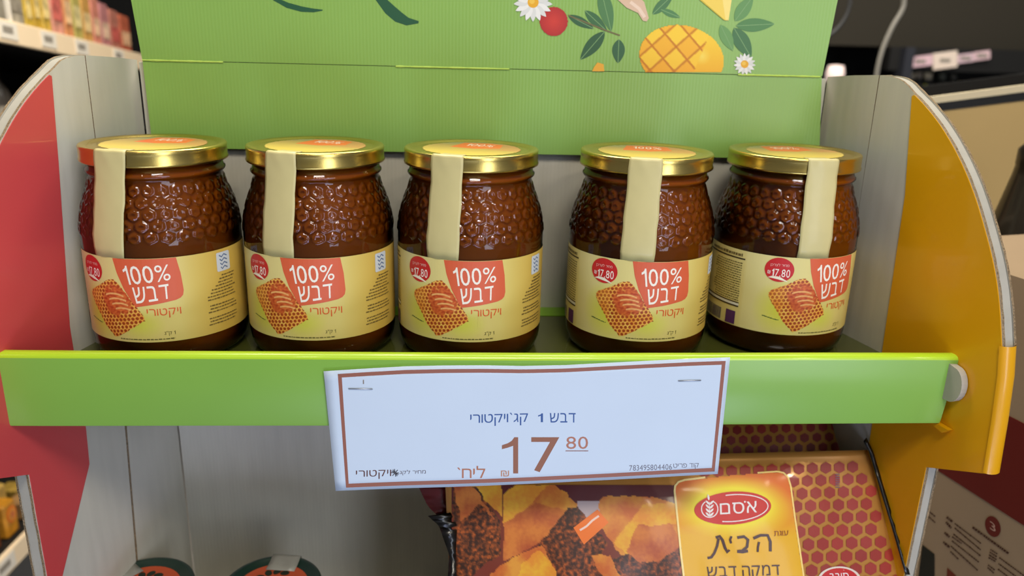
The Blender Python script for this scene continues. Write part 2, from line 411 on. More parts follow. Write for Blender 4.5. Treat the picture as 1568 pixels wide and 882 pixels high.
leaf(fl, HC(375, 80), HC(510, 150), 15, (58, 100, 64)); leaf(fl, HC(462, 55), HC(580, 165), 17, (66, 110, 68)); leaf(fl, HC(545, -60), HC(600, 165), 24, (84, 130, 78))
leaf(fl, HC(565, 165), HC(438, 312), 22, (56, 96, 60)); leaf(fl, HC(640, 205), HC(635, 330), 21, (60, 102, 66))
leaf(fl, HC(815, 75), HC(925, -30), 16, (78, 124, 76)); leaf(fl, HC(860, 50), HC(960, 92), 11, (84, 134, 80))
leaf(fl, HC(1245, 110), HC(1340, -20), 22, (104, 152, 88)); leaf(fl, HC(1250, 135), HC(1452, 125), 22, (86, 136, 78)); leaf(fl, HC(1240, 145), HC(1330, 300), 26, (74, 120, 74)); leaf(fl, HC(1170, 130), HC(1235, 265), 20, (110, 158, 90))
fl.stroke([HC(375, 80), HC(500, 130), HC(580, 162), HC(645, 185)], 2.2, (120, 110, 70))
fl.build('printed_leaves', HM, M_print, hu, label='printed dark green leaves on the header')
def mango_col(x, y):
    cx, cy_ = HC(968, 300); a = .20
    dx, dy = x-cx, y-cy_; u = dx*math.cos(a)+dy*math.sin(a); v = -dx*math.sin(a)+dy*math.cos(a)
    if (u/(66))**2+(v/(50 if v < 0 else 52))**2 > 1 or y > 111.5: return None
    # score lines run in two directions
    g1 = (u*.80+v*.60+200) % 26; g2 = (u*.62-v*.79+212) % 27
    edge = min(g1, 26-g1, g2, 27-g2); base = mixc((250, 206, 52), (243, 176, 34), (v+u*.2)/60+.4)
    inside = u < 26 - v*.2
    if inside and edge < 1.8: return mixc((196, 112, 20), base, edge/1.8*.6)
    if inside: return mixc(base, (246, 168, 40) if (int((u*.80+v*.60+200)//26)+int((u*.62-v*.79+212)//27)) % 2 else (255, 212, 60), .55)
    rr = math.hypot(u-30, v+8)
    return mixc((252, 222, 96), base, rr/14)
Flat().grid(970, 30, 1120, 112, 100, 56, mango_col).build('printed_mango', HM2, M_print, hu, label='printed yellow mango half with scored cubes')
def berry_col(x, y):
    cx, cy_ = HC(300, 112); d = math.hypot(x-cx, (y-cy_)*.96)/22
    if d > 1: return None
    bump_ = math.sin((x+y*.5)*1.7)*math.sin((y-x*.4)*1.7)
    return mixc((214, 66, 52), (158, 34, 40), d*.6+.25*bump_)
Flat().grid(820, 10, 872, 56, 50, 46, berry_col).build('printed_berry', HM2, M_print, hu, label='printed round red berry')
def daisy(fl, c, r, n, rc):
    for k in range(n):
        a = 2*PI*k/n+.1; q = (c[0]+r*math.cos(a), c[1]+r*math.sin(a)); leaf(fl, (c[0]+rc*.6*math.cos(a), c[1]+rc*.6*math.sin(a)), q, r*.34, (240, 240, 234) if k % 2 else (224, 226, 220), None, 8)
    fl.ell(c[0], c[1], rc, rc, (236, 176, 44)); fl.ell(c[0]-rc*.2, c[1]-rc*.2, rc*.5, rc*.5, (244, 200, 80))
fl = Flat(); daisy(fl, HC(192, 12), 30, 17, 8.5)
fl.build('printed_daisy', HM3, M_print, hu, label='large printed white daisy over the red berry')
fl = Flat(); daisy(fl, HC(1296, 335), 17, 15, 6)
fl.build('printed_daisy', HM3, M_print, hu, label='small printed white daisy right of the mango')
fl = Flat(); fl.poly([HC(625, -10), HC(740, -20), HC(772, 10), HC(796, 95), HC(785, 112), HC(765, 108), HC(740, 68), HC(680, 40)], (222, 190, 160)); fl.stroke([HC(700, 10), HC(745, 45), HC(775, 90)], 5, (240, 214, 190))
fl.build('printed_ginger', HM3, M_print, hu, label='printed pale ginger tip')
fl = Flat(); fl.poly([HC(1050, -10), HC(1190, -10), HC(1205, 108), HC(1190, 104), HC(1110, 40)], (246, 214, 92)); fl.poly([HC(1180, -10), HC(1230, -10), HC(1212, 108), HC(1196, 100)], (252, 228, 130)); fl.poly([HC(1050, -10), HC(1062, -10), HC(1195, 106), HC(1186, 104)], (206, 186, 60))
fl.build('printed_yellow_slice', HM3, M_print, hu, label='printed pale yellow fruit slice')
fl = Flat(); fl.poly([HC(500, 372), HC(510, 350), HC(528, 326), HC(560, 335), HC(564, 372)], (240, 178, 60))
fl.build('printed_fruit_cube', HM3, M_print, hu, label='small printed orange fruit cube')

# =================================================================== honey jars
GR = 0.0490
PROF = [(.0000, .0022), (.030, .0020), (.0385, .0000), (.0430, .0008), (.0465, .0040), (.0483, .0090), (.0489, .0140)] + [(.0489, z/1000) for z in (20, 40, 60, 70)]
def shoulder(z):
    K = [(.070, .0489), (.080, .0489), (.088, .0482), (.094, .0470), (.100, .0454), (.106, .0432), (.110, .0416), (.114, .0404), (.118, .0400)]
    for i in range(len(K)-1):
        if K[i][0] <= z <= K[i+1][0]:
            t = (z-K[i][0])/(K[i+1][0]-K[i][0]); t2 = t
            return K[i][1]+(K[i+1][1]-K[i][1])*t2
    return K[-1][1]
# smooth shoulder table
_zs = np.linspace(.070, .118, 97); _rs = np.array([shoulder(z) for z in _zs])
for _ in range(14): _rs[1:-1] = (_rs[:-2]+2*_rs[1:-1]+_rs[2:])/4
NC = 32
def hexh(k, n, z):
    u = k/n*NC; row = (z-.0850)/.0068
    best = []
    for r in (math.floor(row)-1, math.floor(row), math.floor(row)+1, math.floor(row)+2):
        off = .5*(int(r) % 2)
        c = round(u-off)+off
        for cc in (c-1, c, c+1):
            du = (u-cc)*.0083; dv = (row-r)*.0068; best.append((math.hypot(du, dv), r))
    best.sort(); d0, r0 = best[0]; d1 = best[1][0]
    if r0 < 0 or r0 > 4: return 0
    e = (d1-d0)/2/.0036                # 1 at centre, 0 at the border
    x = min(1, e/.5); return .45*(x*x*(3-2*x)) + .55*math.exp(-((e-.52)/.20)**2)
def glass_mesh(name, m, dr, n, nzr, amp):
    V = []; F = []; prof = [(max(0, r-dr) if r > 0 else 0, z+(dr if i < 4 else 0)) for i, (r, z) in enumerate(PROF[1:])]
    rows = [(r, z, False) for r, z in prof] + [(float(np.interp(z, _zs, _rs))-dr, float(z), True) for z in np.linspace(.0705, .1175, nzr)]
    rows += [(.0404-dr, .1182, False), (.0414-dr, .1190, False), (.0420-dr, .1200, False), (.0418-dr, .1212, False), (.0406-dr, .1220, False), (.0404-dr, .1300, False)]
    for r, z, e in rows:
        for k in range(n):
            h = hexh(k, n, z)*amp if e else 0; a = 2*PI*k/n; V.append(((r+h)*math.sin(a), -(r+h)*math.cos(a), z))
    for i in range(len(rows)-1):
        for k in range(n): j = (k+1) % n; F.append((i*n+k, i*n+j, (i+1)*n+j, (i+1)*n+k))
    F.append(tuple(range(n))[::-1]); F.append(tuple((len(rows)-1)*n+k for k in range(n)))
    return mesh(name, V, F, m, smooth=True)
GLASS = glass_mesh('glass_body', M_glass, 0, 480, 96, .00078)
HONEY = glass_mesh('honey', M_honey, .0009, 96, 24, .0)
LID = lathe([(.0405, .1262), (.0433, .1259), (.0441, .1264), (.0443, .1274), (.0438, .1284), (.0438, .1335), (.0440, .1352), (.0434, .1361), (.0422, .1363), (.0402, .1357), (.0385, .1352), (.0376, .1347), (.0362, .1350), (.0350, .1352), (.0, .1352)], 96, M_gold, 'lid')
def jm(off):
    R = .0491+off
    return lambda u, v: (R*math.sin(u/49), -R*math.cos(u/49), v/1000+.006)
def label_col(u, v):
    c = mixc((226, 214, 146), (222, 200, 106), (u+30)/110)
    if u > 36: c = mixc(c, (216, 178, 80), (u-36)/30)
    g = math.hypot((u+14)/16, (v-30)/17); c = mixc((214, 212, 78), c, g-.25)
    g = math.hypot((u-12)/15, (v-24)/10); c = mixc((212, 212, 84), c, g-.1)
    if u < -40: c = mixc(c, (222, 206, 130), .7)
    return c
RED, ORA = (200, 40, 42), (218, 98, 62)
LB = Flat().grid(-92, 12.4, 104, 66.4, 98, 27, label_col)
comb_poly = [(-23.5, 41.5), (-22, 43.5), (-13, 48), (-5, 52.6), (-1, 52.8), (2.5, 50), (16, 29.5), (16.2, 26.5), (-2, 15.2), (-5.5, 14.8), (-12, 21), (-23.6, 38)]
def comb_col(u, v):
    if not inpoly(u+.5*nz(u*.6, v*.6), v+.5*nz(u*.6, v*.6, 5), comb_poly): return None
    a = math.radians(-52); p = u*math.cos(a)+v*math.sin(a); q = -u*math.sin(a)+v*math.cos(a)
    s = 2.75; r = q/(s*.87); ri = round(r); pp = p/s-.5*(ri % 2); d = math.hypot((pp-round(pp))*s, (r-ri)*s*.87)
    base = mixc((250, 204, 100), (240, 160, 66), nz(u*.2, v*.2)+.5); cell = (156, 54, 24)
    c = cell if d < .86 else mixc(cell, base, (d-.86)/.3)
    if d < .35: c = mixc(c, (200, 92, 40), .5)
    # pooled honey over the middle
    m = ((u+1)/11)**2+((v-39)/11)**2 + .5*nz(u*.25, v*.25, 3)
    if m < 1: c = mixc(c, mixc((182, 64, 34), (222, 116, 56), nz(u*.5, v*.8, 9)+.5), (1-m)*2.5)
    for k in range(4):          # rings of the honey dipper
        yy = 43.5-k*3.0; arc = v-(yy-.035*(u+2-k*1.6)**2); w = abs(u+2-k*1.6)
        if abs(arc) < .75 and w < 6.5-k*.5: c = mixc((250, 206, 128), c, abs(arc)/.9)
    if u < -13: c = mixc(c, (236, 160, 60), .35)
    return c
CB = Flat().grid(-25, 14, 17.5, 53.5, 92, 86, comb_col)
RB = Flat().poly([(0, 66.2), (37.4, 66.2), (39.2, 56), (40.0, 45), (39.4, 42), (37.8, 40.3), (35, 39.2), (24, 37.4), (11.4, 35.6), (8.8, 40), (5, 47.5), (1.8, 57)], ORA)
WT = Flat().text('100%', [(5.6, 62.0), (33.3, 62.4), (33.3, 52.3), (7.4, 49.6)], (248, 240, 226), -.004).text(heb('דבש'), [(10.6, 48.3), (31.6, 50.0), (31.4, 40.6), (11.6, 37.9)], (248, 240, 226), .022)
VT = Flat().text(heb('ויקטורי'), [(17.6, 34.4), (37.3, 34.4), (37.3, 28.2), (17.6, 28.2)], (224, 96, 36), .02)
BG = Flat().ell(-18.6, 57.4, 9.4, 8.3, RED, n=32)
BT = Flat().text('17.80', [(-23.0, 57.9), (-11.6, 58.2), (-11.6, 52.6), (-23.0, 53.0)], (250, 236, 226), .02).text(heb('מחיר לצרכן'), [(-24.6, 61.6), (-12.8, 61.9), (-12.8, 59.4), (-24.6, 59.2)], (240, 190, 180)).text('₪', [(-25.8, 56.4), (-24, 56.4), (-24, 54.2), (-25.8, 54.2)], (250, 236, 226)).poly([(-25.4, 51.6), (-22.5, 52.9), (-18, 52.8), (-13.6, 50.6), (-12.4, 49.6), (-17, 50.6), (-22, 51.4)], (246, 236, 214))
rr = random.Random(3)
SM = Flat()
DK = (112, 104, 54)
SM.text(heb('1 ק"ג'), [(26.3, 19.4), (32.8, 19.4), (32.8, 16.2), (26.3, 16.2)], DK)
def dashes(fl, u0, u1, v, h, col, right=False):
    u = u0
    while u < u1:
        fl.L = 2
        w = rr.uniform(.7, 2.6); w = min(w, u1-u); fl.bar(u, v, u+w, v+h*rr.uniform(.75, 1), col); u += w+.45
dashes(SM, -1, 32.4, 14.0, .8, DK)
for k in range(16):
    v = 49-k*2.05
    if k in (8, 12): continue
    u0 = 66-min(k, 6)*1.9+rr.uniform(-1, 1); u1 = 77+rr.uniform(-2, 1.5); dashes(SM, u0, u1, v, .95, (118, 98, 52))
for k in range(17): dashes(SM, -68+rr.uniform(-2, 2), -43.5, 57-k*1.65, .8, (112, 104, 58))
for k in range(6): dashes(SM, -26+k*1.8, -24+k*1.8, 24.2-k*.35, .6, (90, 110, 60))
NB = Flat().bar(-80, 60.0, -41.8, 61.0, (60, 50, 34))
dashes(NB, -76, -44, 62.1, 2.0, (110, 96, 56))
NB.bar(-80, 29.0, -43, 29.8, (70, 60, 46)).bar(-80, 26.2, -43, 27.2, (70, 60, 46)).bar(-80, 27.3, -43, 28.8, (226, 226, 214))
u = -76
while u < -58:
    w = rr.uniform(.25, .8); NB.bar(u, 13.8, u+w, 22, (96, 84, 100)); u += w+rr.uniform(.25, .6)
NB.bar(-52.6, 13.4, -44.6, 22.8, (84, 44, 92))
for k in range(4): dashes(NB, -51.6, -45.4, 15+k*1.9, .8, (190, 160, 190))
KB = Flat().poly([(63.4, 64.4), (73.2, 64.4), (74, 63.6), (74, 52.8), (73.2, 52), (63.4, 52), (62.8, 52.8), (62.8, 63.8)], (210, 214, 216))
for k in range(4): KB.stroke([(65+k*.3, 62.6-k*2.6), (67, 61.2-k*2.6), (69, 62.8-k*2.6), (71.6, 61.4-k*2.6)], .9, (96, 116, 150))
STK = Flat()
def sticker_col(x, y):
    r = math.hypot(x, y)
    if r > 32.6: return None
    c = mixc((218, 192, 88), (176, 146, 88), (y+20)/40)
    if y > 12 and x < 0: c = mixc(c, (158, 156, 104), (y-12)/8)
    if y > -2 and x > 10: c = mixc(c, (206, 140, 84), .5+.5*nz(x*.8, y*.8))
    return c
STK.grid(-33, -33, 33, 33, 66, 66, sticker_col).poly([(-16, 2), (-14, 26), (4, 29), (14, 25), (17, 8), (2, 0)], (232, 116, 54))
STK.text('100%', [(-9, 23), (10, 23), (10, 12), (-9, 12)], (250, 232, 214), .01)
def strip_obj(parent, tw_top, tw_bot):
    prof = [(.0300, .1356), (.0350, .1357), (.0385, .1360), (.0410, .1366), (.0430, .1367), (.0442, .1360), (.0446, .1350), (.0447, .1300), (.0450, .1255), (.0456, .1190), (.0463, .1120), (.0472, .1060), (.0481, .1000), (.0490, .0930), (.0500, .0860), (.0499, .0780), (.0494, .0725)]
    V = []; F = []; n = 12
    for i, (r, z) in enumerate(prof):
        t = min(1, max(0, (.136-z)/.063)); mid = math.radians(tw_top+(tw_bot-tw_top)*t)*.049
        w = .0224-.0018*t+.0005*math.sin(z*260+tw_top)
        for k in range(n+1):
            s = (k/n-.5)*w+mid; a = s/.0475
            rr_ = r+.00025*math.sin(z*400+k)
            V.append((rr_*math.sin(a), -rr_*math.cos(a), z))
    for i in range(len(prof)-1):
        for k in range(n): F.append((i*(n+1)+k, i*(n+1)+k+1, (i+1)*(n+1)+k+1, (i+1)*(n+1)+k))
    o = link('seal_strip', mesh('seal_strip', V, F, M_strip, smooth=True), parent, label='cream paper seal strip from lid to label')
    s = o.modifiers.new('t', 'SOLIDIFY'); s.thickness = .0002; s.offset = 1
    return o
def make_jar(label):
    j = thing('honey_jar', (0, 0, -.006), label, 'jar', 'honey jars on the green shelf')
    link('glass_body', GLASS, j); link('honey', HONEY, j); ld = link('lid', LID, j)
    STK.build('lid_sticker', lambda x, y: (x/1000, y/1000, .13535), M_label, ld, world=False)
    lb = LB.build('label', jm(0), M_label, j, world=False)
    for nm, fl_, off, kw in (('honeycomb_picture', CB, .0001, dict(label='printed honeycomb with a honey dipper')), ('orange_badge', RB, .00015, {}), ('white_lettering', WT, .0003, {}), ('orange_lettering', VT, .0002, {}),
                         ('price_badge', BG, .0002, dict(label='round red price badge')), ('price_lettering', BT, .0003, {}), ('small_print', SM, .0002, {}), ('nutrition_print', NB, .0002, {}), ('kosher_badge', KB, .0002, {})):
        fl_.build(nm, jm(off), M_label if nm == 'honeycomb_picture' else M_print, lb, step=(3, 0) if nm != 'honeycomb_picture' else None, world=False, **kw)
    return j
JP = [(-.19509, .52694, -17.2, -14.0, -19.5, 'leftmost honey jar with gold lid, beside the red side wall'),
      (-.09408, .53096, -20.1, -18.2, -21.2, 'second honey jar from the left, between the leftmost and the middle jar'),
      (.00710, .52865, -20.4, -20.0, -21.0, 'middle of the five honey jars, above the left half of the price sign'),
      (.12387, .53018, -17.2, -12.6, -13.8, 'fourth honey jar from the left, its seal strip near the centre of its front'),
      (.22986, .54248, -.8, 2.6, 1.4, 'rightmost honey jar, turned so that its nutrition table shows, beside the yellow side wall')]
# label angles were measured from world -y; u = 0 is the left edge of the orange badge
proto = None
for i, (x, y, ang, st, sb, lab) in enumerate(JP):
    if i == 0: j = proto = make_jar(lab)
    else:
        j = proto.copy(); COL.objects.link(j); j['label'] = lab
        for ch in proto.children:
            if ch.name.startswith('seal_strip'): continue
            c = ch.copy(); COL.objects.link(c); c.parent = j
            for g in ch.children: d = g.copy(); COL.objects.link(d); d.parent = c
    j.location = (x, y, -.006)
    for ch in j.children:
        if ch.name.startswith('label'): ch.rotation_euler.z = math.radians(ang)
        if ch.name.startswith('lid'): ch.rotation_euler.z = math.radians(-(-st)*1.0)
        if ch.name.startswith('glass') or ch.name.startswith('honey'): ch.rotation_euler.z = math.radians(i*31)
    strip_obj(j, st, sb)

# =================================================================== price sign
sign = thing('price_sign', (.0434, .4445, -.0733), 'white paper price sign reading 17.80, stapled to the green front lip', 'sign')
def curve3(a, m, b, s):    # quadratic through three points at s=0,.5,1
    l0 = 2*(s-.5)*(s-1); l1 = -4*s*(s-1); l2 = 2*s*(s-.5); return (a[0]*l0+m[0]*l1+b[0]*l2, a[1]*l0+m[1]*l1+b[1]*l2)
def lerp2(a, b, t): return (a[0]+(b[0]-a[0])*t, a[1]+(b[1]-a[1])*t)
TOPP = [(495.6, 568.5), (556, 564.6), (620, 561), (680, 559.6), (741, 559.3), (800, 560.3), (865, 559), (930, 555.6), (1000, 552), (1060, 549), (1118, 547)]
BOTP = [(514, 751.5), (560, 749.6), (620, 747.4), (690, 745.4), (750, 743.3), (810, 740.6), (880, 737.2), (930, 734.8), (1000, 731), (1050, 728.2), (1099, 725.6)]
def pl(P, s):
    k = min(len(P)-2, int(s*(len(P)-1))); t = s*(len(P)-1)-k; return lerp2(P[k], P[k+1], t)
def sgd(px, py): return .4444-.0013*math.sin((px-495)/620*PI*2+.6)*max(0, (py-560)/190)*.6-.0012*max(0, (py-655)/95)
def sgm(off): return lambda px, py: at(px, py, Y=sgd(px, py)-off)
V = []; F = []; nx, ny = 40, 12
for j in range(ny+1):
    for i in range(nx+1):
        p = lerp2(pl(TOPP, i/nx), pl(BOTP, i/nx), j/ny); V.append(Vector(sgm(0)(*p))-sign.location)
for j in range(ny):
    for i in range(nx): a = j*(nx+1)+i; F.append((a, a+1, a+nx+2, a+nx+1))
so = link('paper_sheet', mesh('paper_sheet', V, F, M_paper, smooth=True), sign); md = so.modifiers.new('t', 'SOLIDIFY'); md.thickness = .00015; md.offset = -1
BR = (150, 92, 72)
fl = Flat()
def spx(s, t): return lerp2(pl(TOPP, s), pl(BOTP, s), t)
o_ = [(.033+.0*0, .030), (.984, .048)]
N = 40
def band(pa, pb):    # strip between two poly-lines
    n = len(fl.V); fl.V.extend(pa+pb); fl.C.extend([BR]*(len(pa)+len(pb))); m = len(pa); fl.F.extend([(n+i, n+i+1, n+m+i+1, n+m+i) for i in range(m-1)])
S0, S1, T0, T1 = .035, .9895, .030, .978
ds, dt = .0098, .032
band([spx(S0+(S1-S0)*i/N, T0) for i in range(N+1)], [spx(S0+(S1-S0)*i/N, T0+dt) for i in range(N+1)])
band([spx(S0+(S1-S0)*i/N, T1-dt) for i in range(N+1)], [spx(S0+(S1-S0)*i/N, T1) for i in range(N+1)])
band([spx(S0, T0+(T1-T0)*i/12) for i in range(13)], [spx(S0+ds, T0+(T1-T0)*i/12) for i in range(13)])
band([spx(S1-ds, T0+(T1-T0)*i/12) for i in range(13)], [spx(S1, T0+(T1-T0)*i/12) for i in range(13)])
fl.build('printed_border', sgm(.0002), M_print, so, step=(16, 0), label='brown rectangular border')
fl = Flat(); BL = (44, 84, 150)
fl.text(heb('דבש'), [(842, 632.5), (881.5, 632.5), (881.5, 647), (842, 647)], BL, .006)
fl.text('1', [(824, 633), (831.5, 633), (831.5, 646.5), (824, 646.5)], BL, .006)
fl.text(heb('קג`ויקטורי'), [(720, 633.5), (808.5, 631.5), (808.5, 651), (720, 653)], BL, .006)
fl.build('blue_lettering', sgm(.0002), M_print, so, step=(12, 0))
fl = Flat(); B2 = (146, 92, 62)
fl.text('1', [(768.5, 669.5), (793.5, 669.5), (793.5, 725), (768.5, 725)], B2, -.014); fl.text('7', [(813.5, 669.5), (856.5, 669.5), (856.5, 723), (813.5, 723)], B2, -.014)
fl.text('80', [(867, 668.5), (900.5, 668.5), (900.5, 687.5), (867, 687.5)], (176, 116, 92)); fl.bar(866, 689.8, 900.8, 691, (140, 90, 76))
fl.text('₪', [(767, 720.5), (779.5, 720.5), (779.5, 729.5), (767, 729.5)], (186, 130, 96))
fl.text(heb('ליח`'), [(700, 713.5), (743, 713.5), (743, 732), (700, 732)], (176, 112, 80))
fl.build('price_lettering', sgm(.0002), M_print, so, step=(12, 0))
fl = Flat(); fl.text(heb('ויקטורי'), [(545, 720.5), (599, 719), (599, 733), (545, 734)], (92, 52, 40), .03)
fl.text(heb('מחיר לקג'), [(612, 720), (652, 718.5), (652, 727), (612, 728)], (90, 80, 90), .01)
for k in range(5): a = .5+k*.9; fl.stroke([(605-6*math.cos(a), 724-6*math.sin(a)), (605+6*math.cos(a), 724+6*math.sin(a))], 1.3, (60, 60, 66))
fl.build('shop_lettering', sgm(.0002), M_print, so, step=(12, 0))
fl = Flat(); fl.text(heb('קוד פריט')+'', [(1031, 710), (1070, 709), (1070, 718), (1031, 719)], (110, 110, 124)); fl.text('783495804406', [(963.5, 712.5), (1029, 710.5), (1029, 719), (963.5, 721)], (110, 110, 124))
fl.bar(555.6, 581.5, 557.4, 588, (130, 120, 110)); fl.build('small_print', sgm(.0002), M_print, so, step=(12, 0))
M_steel = mat('steel_wire', (190, 192, 200), .3, metal=1)
for a, b in (((533, 595.2), (571, 595.8)), ((1038, 583.2), (1074, 582.4))):
    P = [sgm(-.0005)(*a), sgm(.0006)(a[0]+1, a[1]), sgm(.0007)((a[0]+b[0])/2, (a[1]+b[1])/2), sgm(.0006)(b[0]-1, b[1]), sgm(-.0005)(*b)]
    tube('staple', P, .00028, M_steel, sign, 6)

# =================================================================== pouches on the lower shelf
BK = .5
Bn = Vector((0, -1, BK)).normalized()                     # front normal, leaning back
def bag_factory(y0, z0, corners, depth, seed):
    """pillow pouch on the plane y = y0 + BK (z - z0); corners in px: TL, TR, BR, BL"""
    c0 = Bn.dot(Vector((0, y0, z0)))
    C3 = [at(*p, plane=(Bn, c0)) for p in corners]
    ex = Vector((1, 0, 0)); ez = Bn.cross(ex) ; ez = ez if ez.z > 0 else -ez
    def loc(P): return (P.dot(ex), P.dot(ez))
    C2 = [loc(p) for p in C3]
    def inv(P):
        x, y = loc(P); s = t = .5
        for _ in range(6):
            q = bil(C2, s, t); e = (x-q[0], y-q[1])
            a = bil(C2, s+.01, t); b = bil(C2, s, t+.01)
            J = ((a[0]-q[0])/.01, (a[1]-q[1])/.01, (b[0]-q[0])/.01, (b[1]-q[1])/.01); D = J[0]*J[3]-J[1]*J[2]
            s += (e[0]*J[3]-e[1]*J[2])/D; t += (J[0]*e[1]-J[1]*e[0])/D
        return s, t
    def h(s, t):
        s = min(1, max(0, s)); t = min(1, max(0, t))
        b = max(0, math.sin(PI*s))**.55*max(0, math.sin(PI*min(1, max(0, t*1.04-.03))))**.6
        w = .10*noise.noise(Vector((s*5, t*3, seed)))+.05*noise.noise(Vector((s*13, t*8, seed+4)))
        return depth*(b+w*min(1, 4*b))
    def P(s, t):
        q = bil(C2, s, t); return ex*q[0]+ez*q[1]+Bn*c0+Bn*h(s, t)
    def fromPx(off):
        def g(px, py):
            hh = .5*depth
            for _ in range(4):
                Q = at(px, py, plane=(Bn, c0+hh+off)); s, t = inv(Q); hh = h(s, t)
            return at(px, py, plane=(Bn, c0+hh+off))
        return g
    def build(parent, m, name='film_front'):
        n, k = 60, 48; V = []; F = []; o0 = parent.location
        for j in range(k+1):
            for i in range(n+1): V.append(P(i/n, j/k)-o0)
        nb = len(V)
        for j in range(k+1):
            for i in range(n+1):
                s, t = i/n, j/k; q = bil(C2, s, t); V.append(ex*q[0]+ez*q[1]+Bn*c0-Bn*(h(s, t)*.35+.0002)-o0)
        for j in range(k):
            for i in range(n):
                a = j*(n+1)+i; F.append((a, a+n+1, a+n+2, a+1)); F.append((nb+a, nb+a+1, nb+a+n+2, nb+a+n+1))
        for i in range(n): F.append((i, i+1, nb+i+1, nb+i)); a = k*(n+1)+i; F.append((a+1, a, nb+a, nb+a+1))
        for j in range(k): a = j*(n+1); F.append((a+n+1, a, nb+a, nb+a+n+1)); a += n; F.append((a, a+n+1, nb+a+n+1, nb+a))
        return link(name, mesh(name, V, F, m, smooth=True), parent)
    return P, fromPx, build, C3
def hex_print(fromPx, parent, inside, rows, x0, y0, dx, dy, lean=2.2, col=(142, 46, 40), rad=8.0, grow=.012, colf=None):
    fl = Flat()
    for r in range(*rows):
        for c in range(-18, 22):
            g = 1+grow*r; x = x0+dx*g*(c+.5*(r % 2))+lean*r; y = y0+dy*r*(1+grow*r*.4)-.035*(x-x0)
            if inside(x, y):
                rd = rad*g; cc = mixc(col, (168, 54, 42), .5+.5*nz(x*.03, y*.03))
                fl.poly([(x+rd*math.cos(PI/6+k*PI/3), y+rd*math.sin(PI/6+k*PI/3)) for k in range(6)], cc); fl.L = 0
    return fl.build('honeycomb_print', fromPx, M_bagp, parent)
# rear pouch
bag2 = thing('mix_pouch', (.2, .53, -.28), 'rear glossy pouch with red honeycomb print, showing only as a band under the lip', 'pouch', None)
P2, fp2, build2, _ = bag_factory(.545, -.081, [(1000, 630), (1296, 625), (1372, 1110), (1000, 1110)], .018, 2.2)
b2 = build2(bag2, M_bag)
hex_print(fp2(.0004), b2, lambda x, y: 1010 < x < 1286 and 640 < y < 712, (-5, 6), 1157, 673, 18.8, 15.5, 0, rad=7.4, grow=0, col=(112, 30, 30))
# front pouch
bag1 = thing('mix_pouch', (.15, .47, -.28), 'front glossy cake mix pouch with yellow label panel and cake picture', 'pouch', None)
P1, fp1, build1, _ = bag_factory(.50, -.081, [(680, 705), (1328, 689), (1474, 1165), (702, 1165)], .016, 9.1)
b1 = build1(bag1, M_bag)
rx = lambda y: 1328+(y-689)*.285
hex_print(fp1(.0004), b1, lambda x, y: 1060 < x < rx(y)-9 and 707 < y < 900 and (x > 1195 or y < 730), (-3, 12), 1203, 718.5, 20.6, 18.9, 2.2, rad=9.3)
CAKES = [  # polygon, kind (0 golden crumb, 1 dark crumb, 2 orange side, 3 bright yellow)
    ([(700, 742), (768, 742), (769, 790), (752, 775), (728, 750)], 3), ([(694, 742), (728, 745), (768, 800), (766, 850), (745, 862), (720, 885), (694, 900)], 1), ([(694, 742), (722, 742), (745, 775), (766, 815), (758, 800), (735, 770), (706, 800)], 2),
    ([(770, 757), (790, 741), (846, 741), (866, 755), (884, 772), (870, 790), (820, 830), (772, 830)], 0), ([(770, 757), (790, 741), (840, 741), (810, 775), (772, 800)], 3), ([(772, 800), (820, 770), (868, 782), (876, 778), (826, 832), (770, 860)], 2), ([(870, 778), (884, 776), (930, 830), (916, 860), (930, 900), (850, 900), (825, 835)], 1),
    ([(750, 880), (790, 850), (830, 835), (862, 900), (750, 900)], 0), ([(788, 900), (800, 862), (825, 842), (850, 870), (856, 900)], 3), ([(920, 765), (926, 759), (1000, 761), (1042, 775), (1042, 835), (1000, 860), (950, 850), (930, 820), (915, 800)], 0), ([(985, 772), (1042, 770), (1042, 800), (985, 812), (960, 850), (940, 830)], 3), ([(965, 848), (1000, 858), (1044, 838), (1048, 900), (930, 900), (920, 860)], 1), ([(960, 845), (975, 805), (1030, 802), (1044, 835), (1010, 858), (980, 862)], 2), ([(905, 850), (935, 850), (955, 900), (930, 900)], 0)]
def cake_col(x, y):
    xx = x+3*nz(x*.08, y*.08); yy = y+3*nz(x*.08, y*.08, 7)
    if not (690 < x < 1046 and 741 < y < 900): return None
    c = (92, 30, 34) if y < 772 else ((120, 48, 30))
    if 884 < x < 960 and 768 < y < 800: c = (188, 168, 168)
    n1 = nz(x*.18, y*.18, 1)+.6*nz(x*.5, y*.5, 2); n2 = nz(x*.035, y*.035, 5)
    for P, k in CAKES:
        if inpoly(xx, yy, P):
            if k == 0: c = mixc((224, 152, 52), (200, 100, 40), .5+n2+.25*n1)
            elif k == 1: c = mixc((58, 30, 16), (196, 96, 36), .30+.9*n1+.3*n2)
            elif k == 2: c = mixc((212, 124, 50), (176, 80, 38), .5+n2+.3*n1)
            else: c = mixc((232, 176, 46), (224, 140, 40), .5+n2+.4*n1)
    return c
Flat().grid(690, 741, 1046, 900, 210, 94, cake_col).build('cake_picture', fp1(.0003), M_bagp, b1, label='printed slices of dark crumbed golden cake')
fl = Flat(); fl.poly([(878, 808), (915, 780), (932, 800), (894, 834)], (240, 120, 40)); fl.build('orange_tag_print', fp1(.0005), M_bagp, b1, step=(9, 9))
fl = Flat(); fl.text('Aroma', [(885, 808), (914, 785), (921, 791), (892, 815)], (250, 226, 210)) if False else fl.stroke([(888, 812), (898, 806), (907, 797), (917, 790)], 3.2, (246, 210, 190)); fl.build('tag_lettering', fp1(.0007), M_bagp, b1, step=(9, 9))
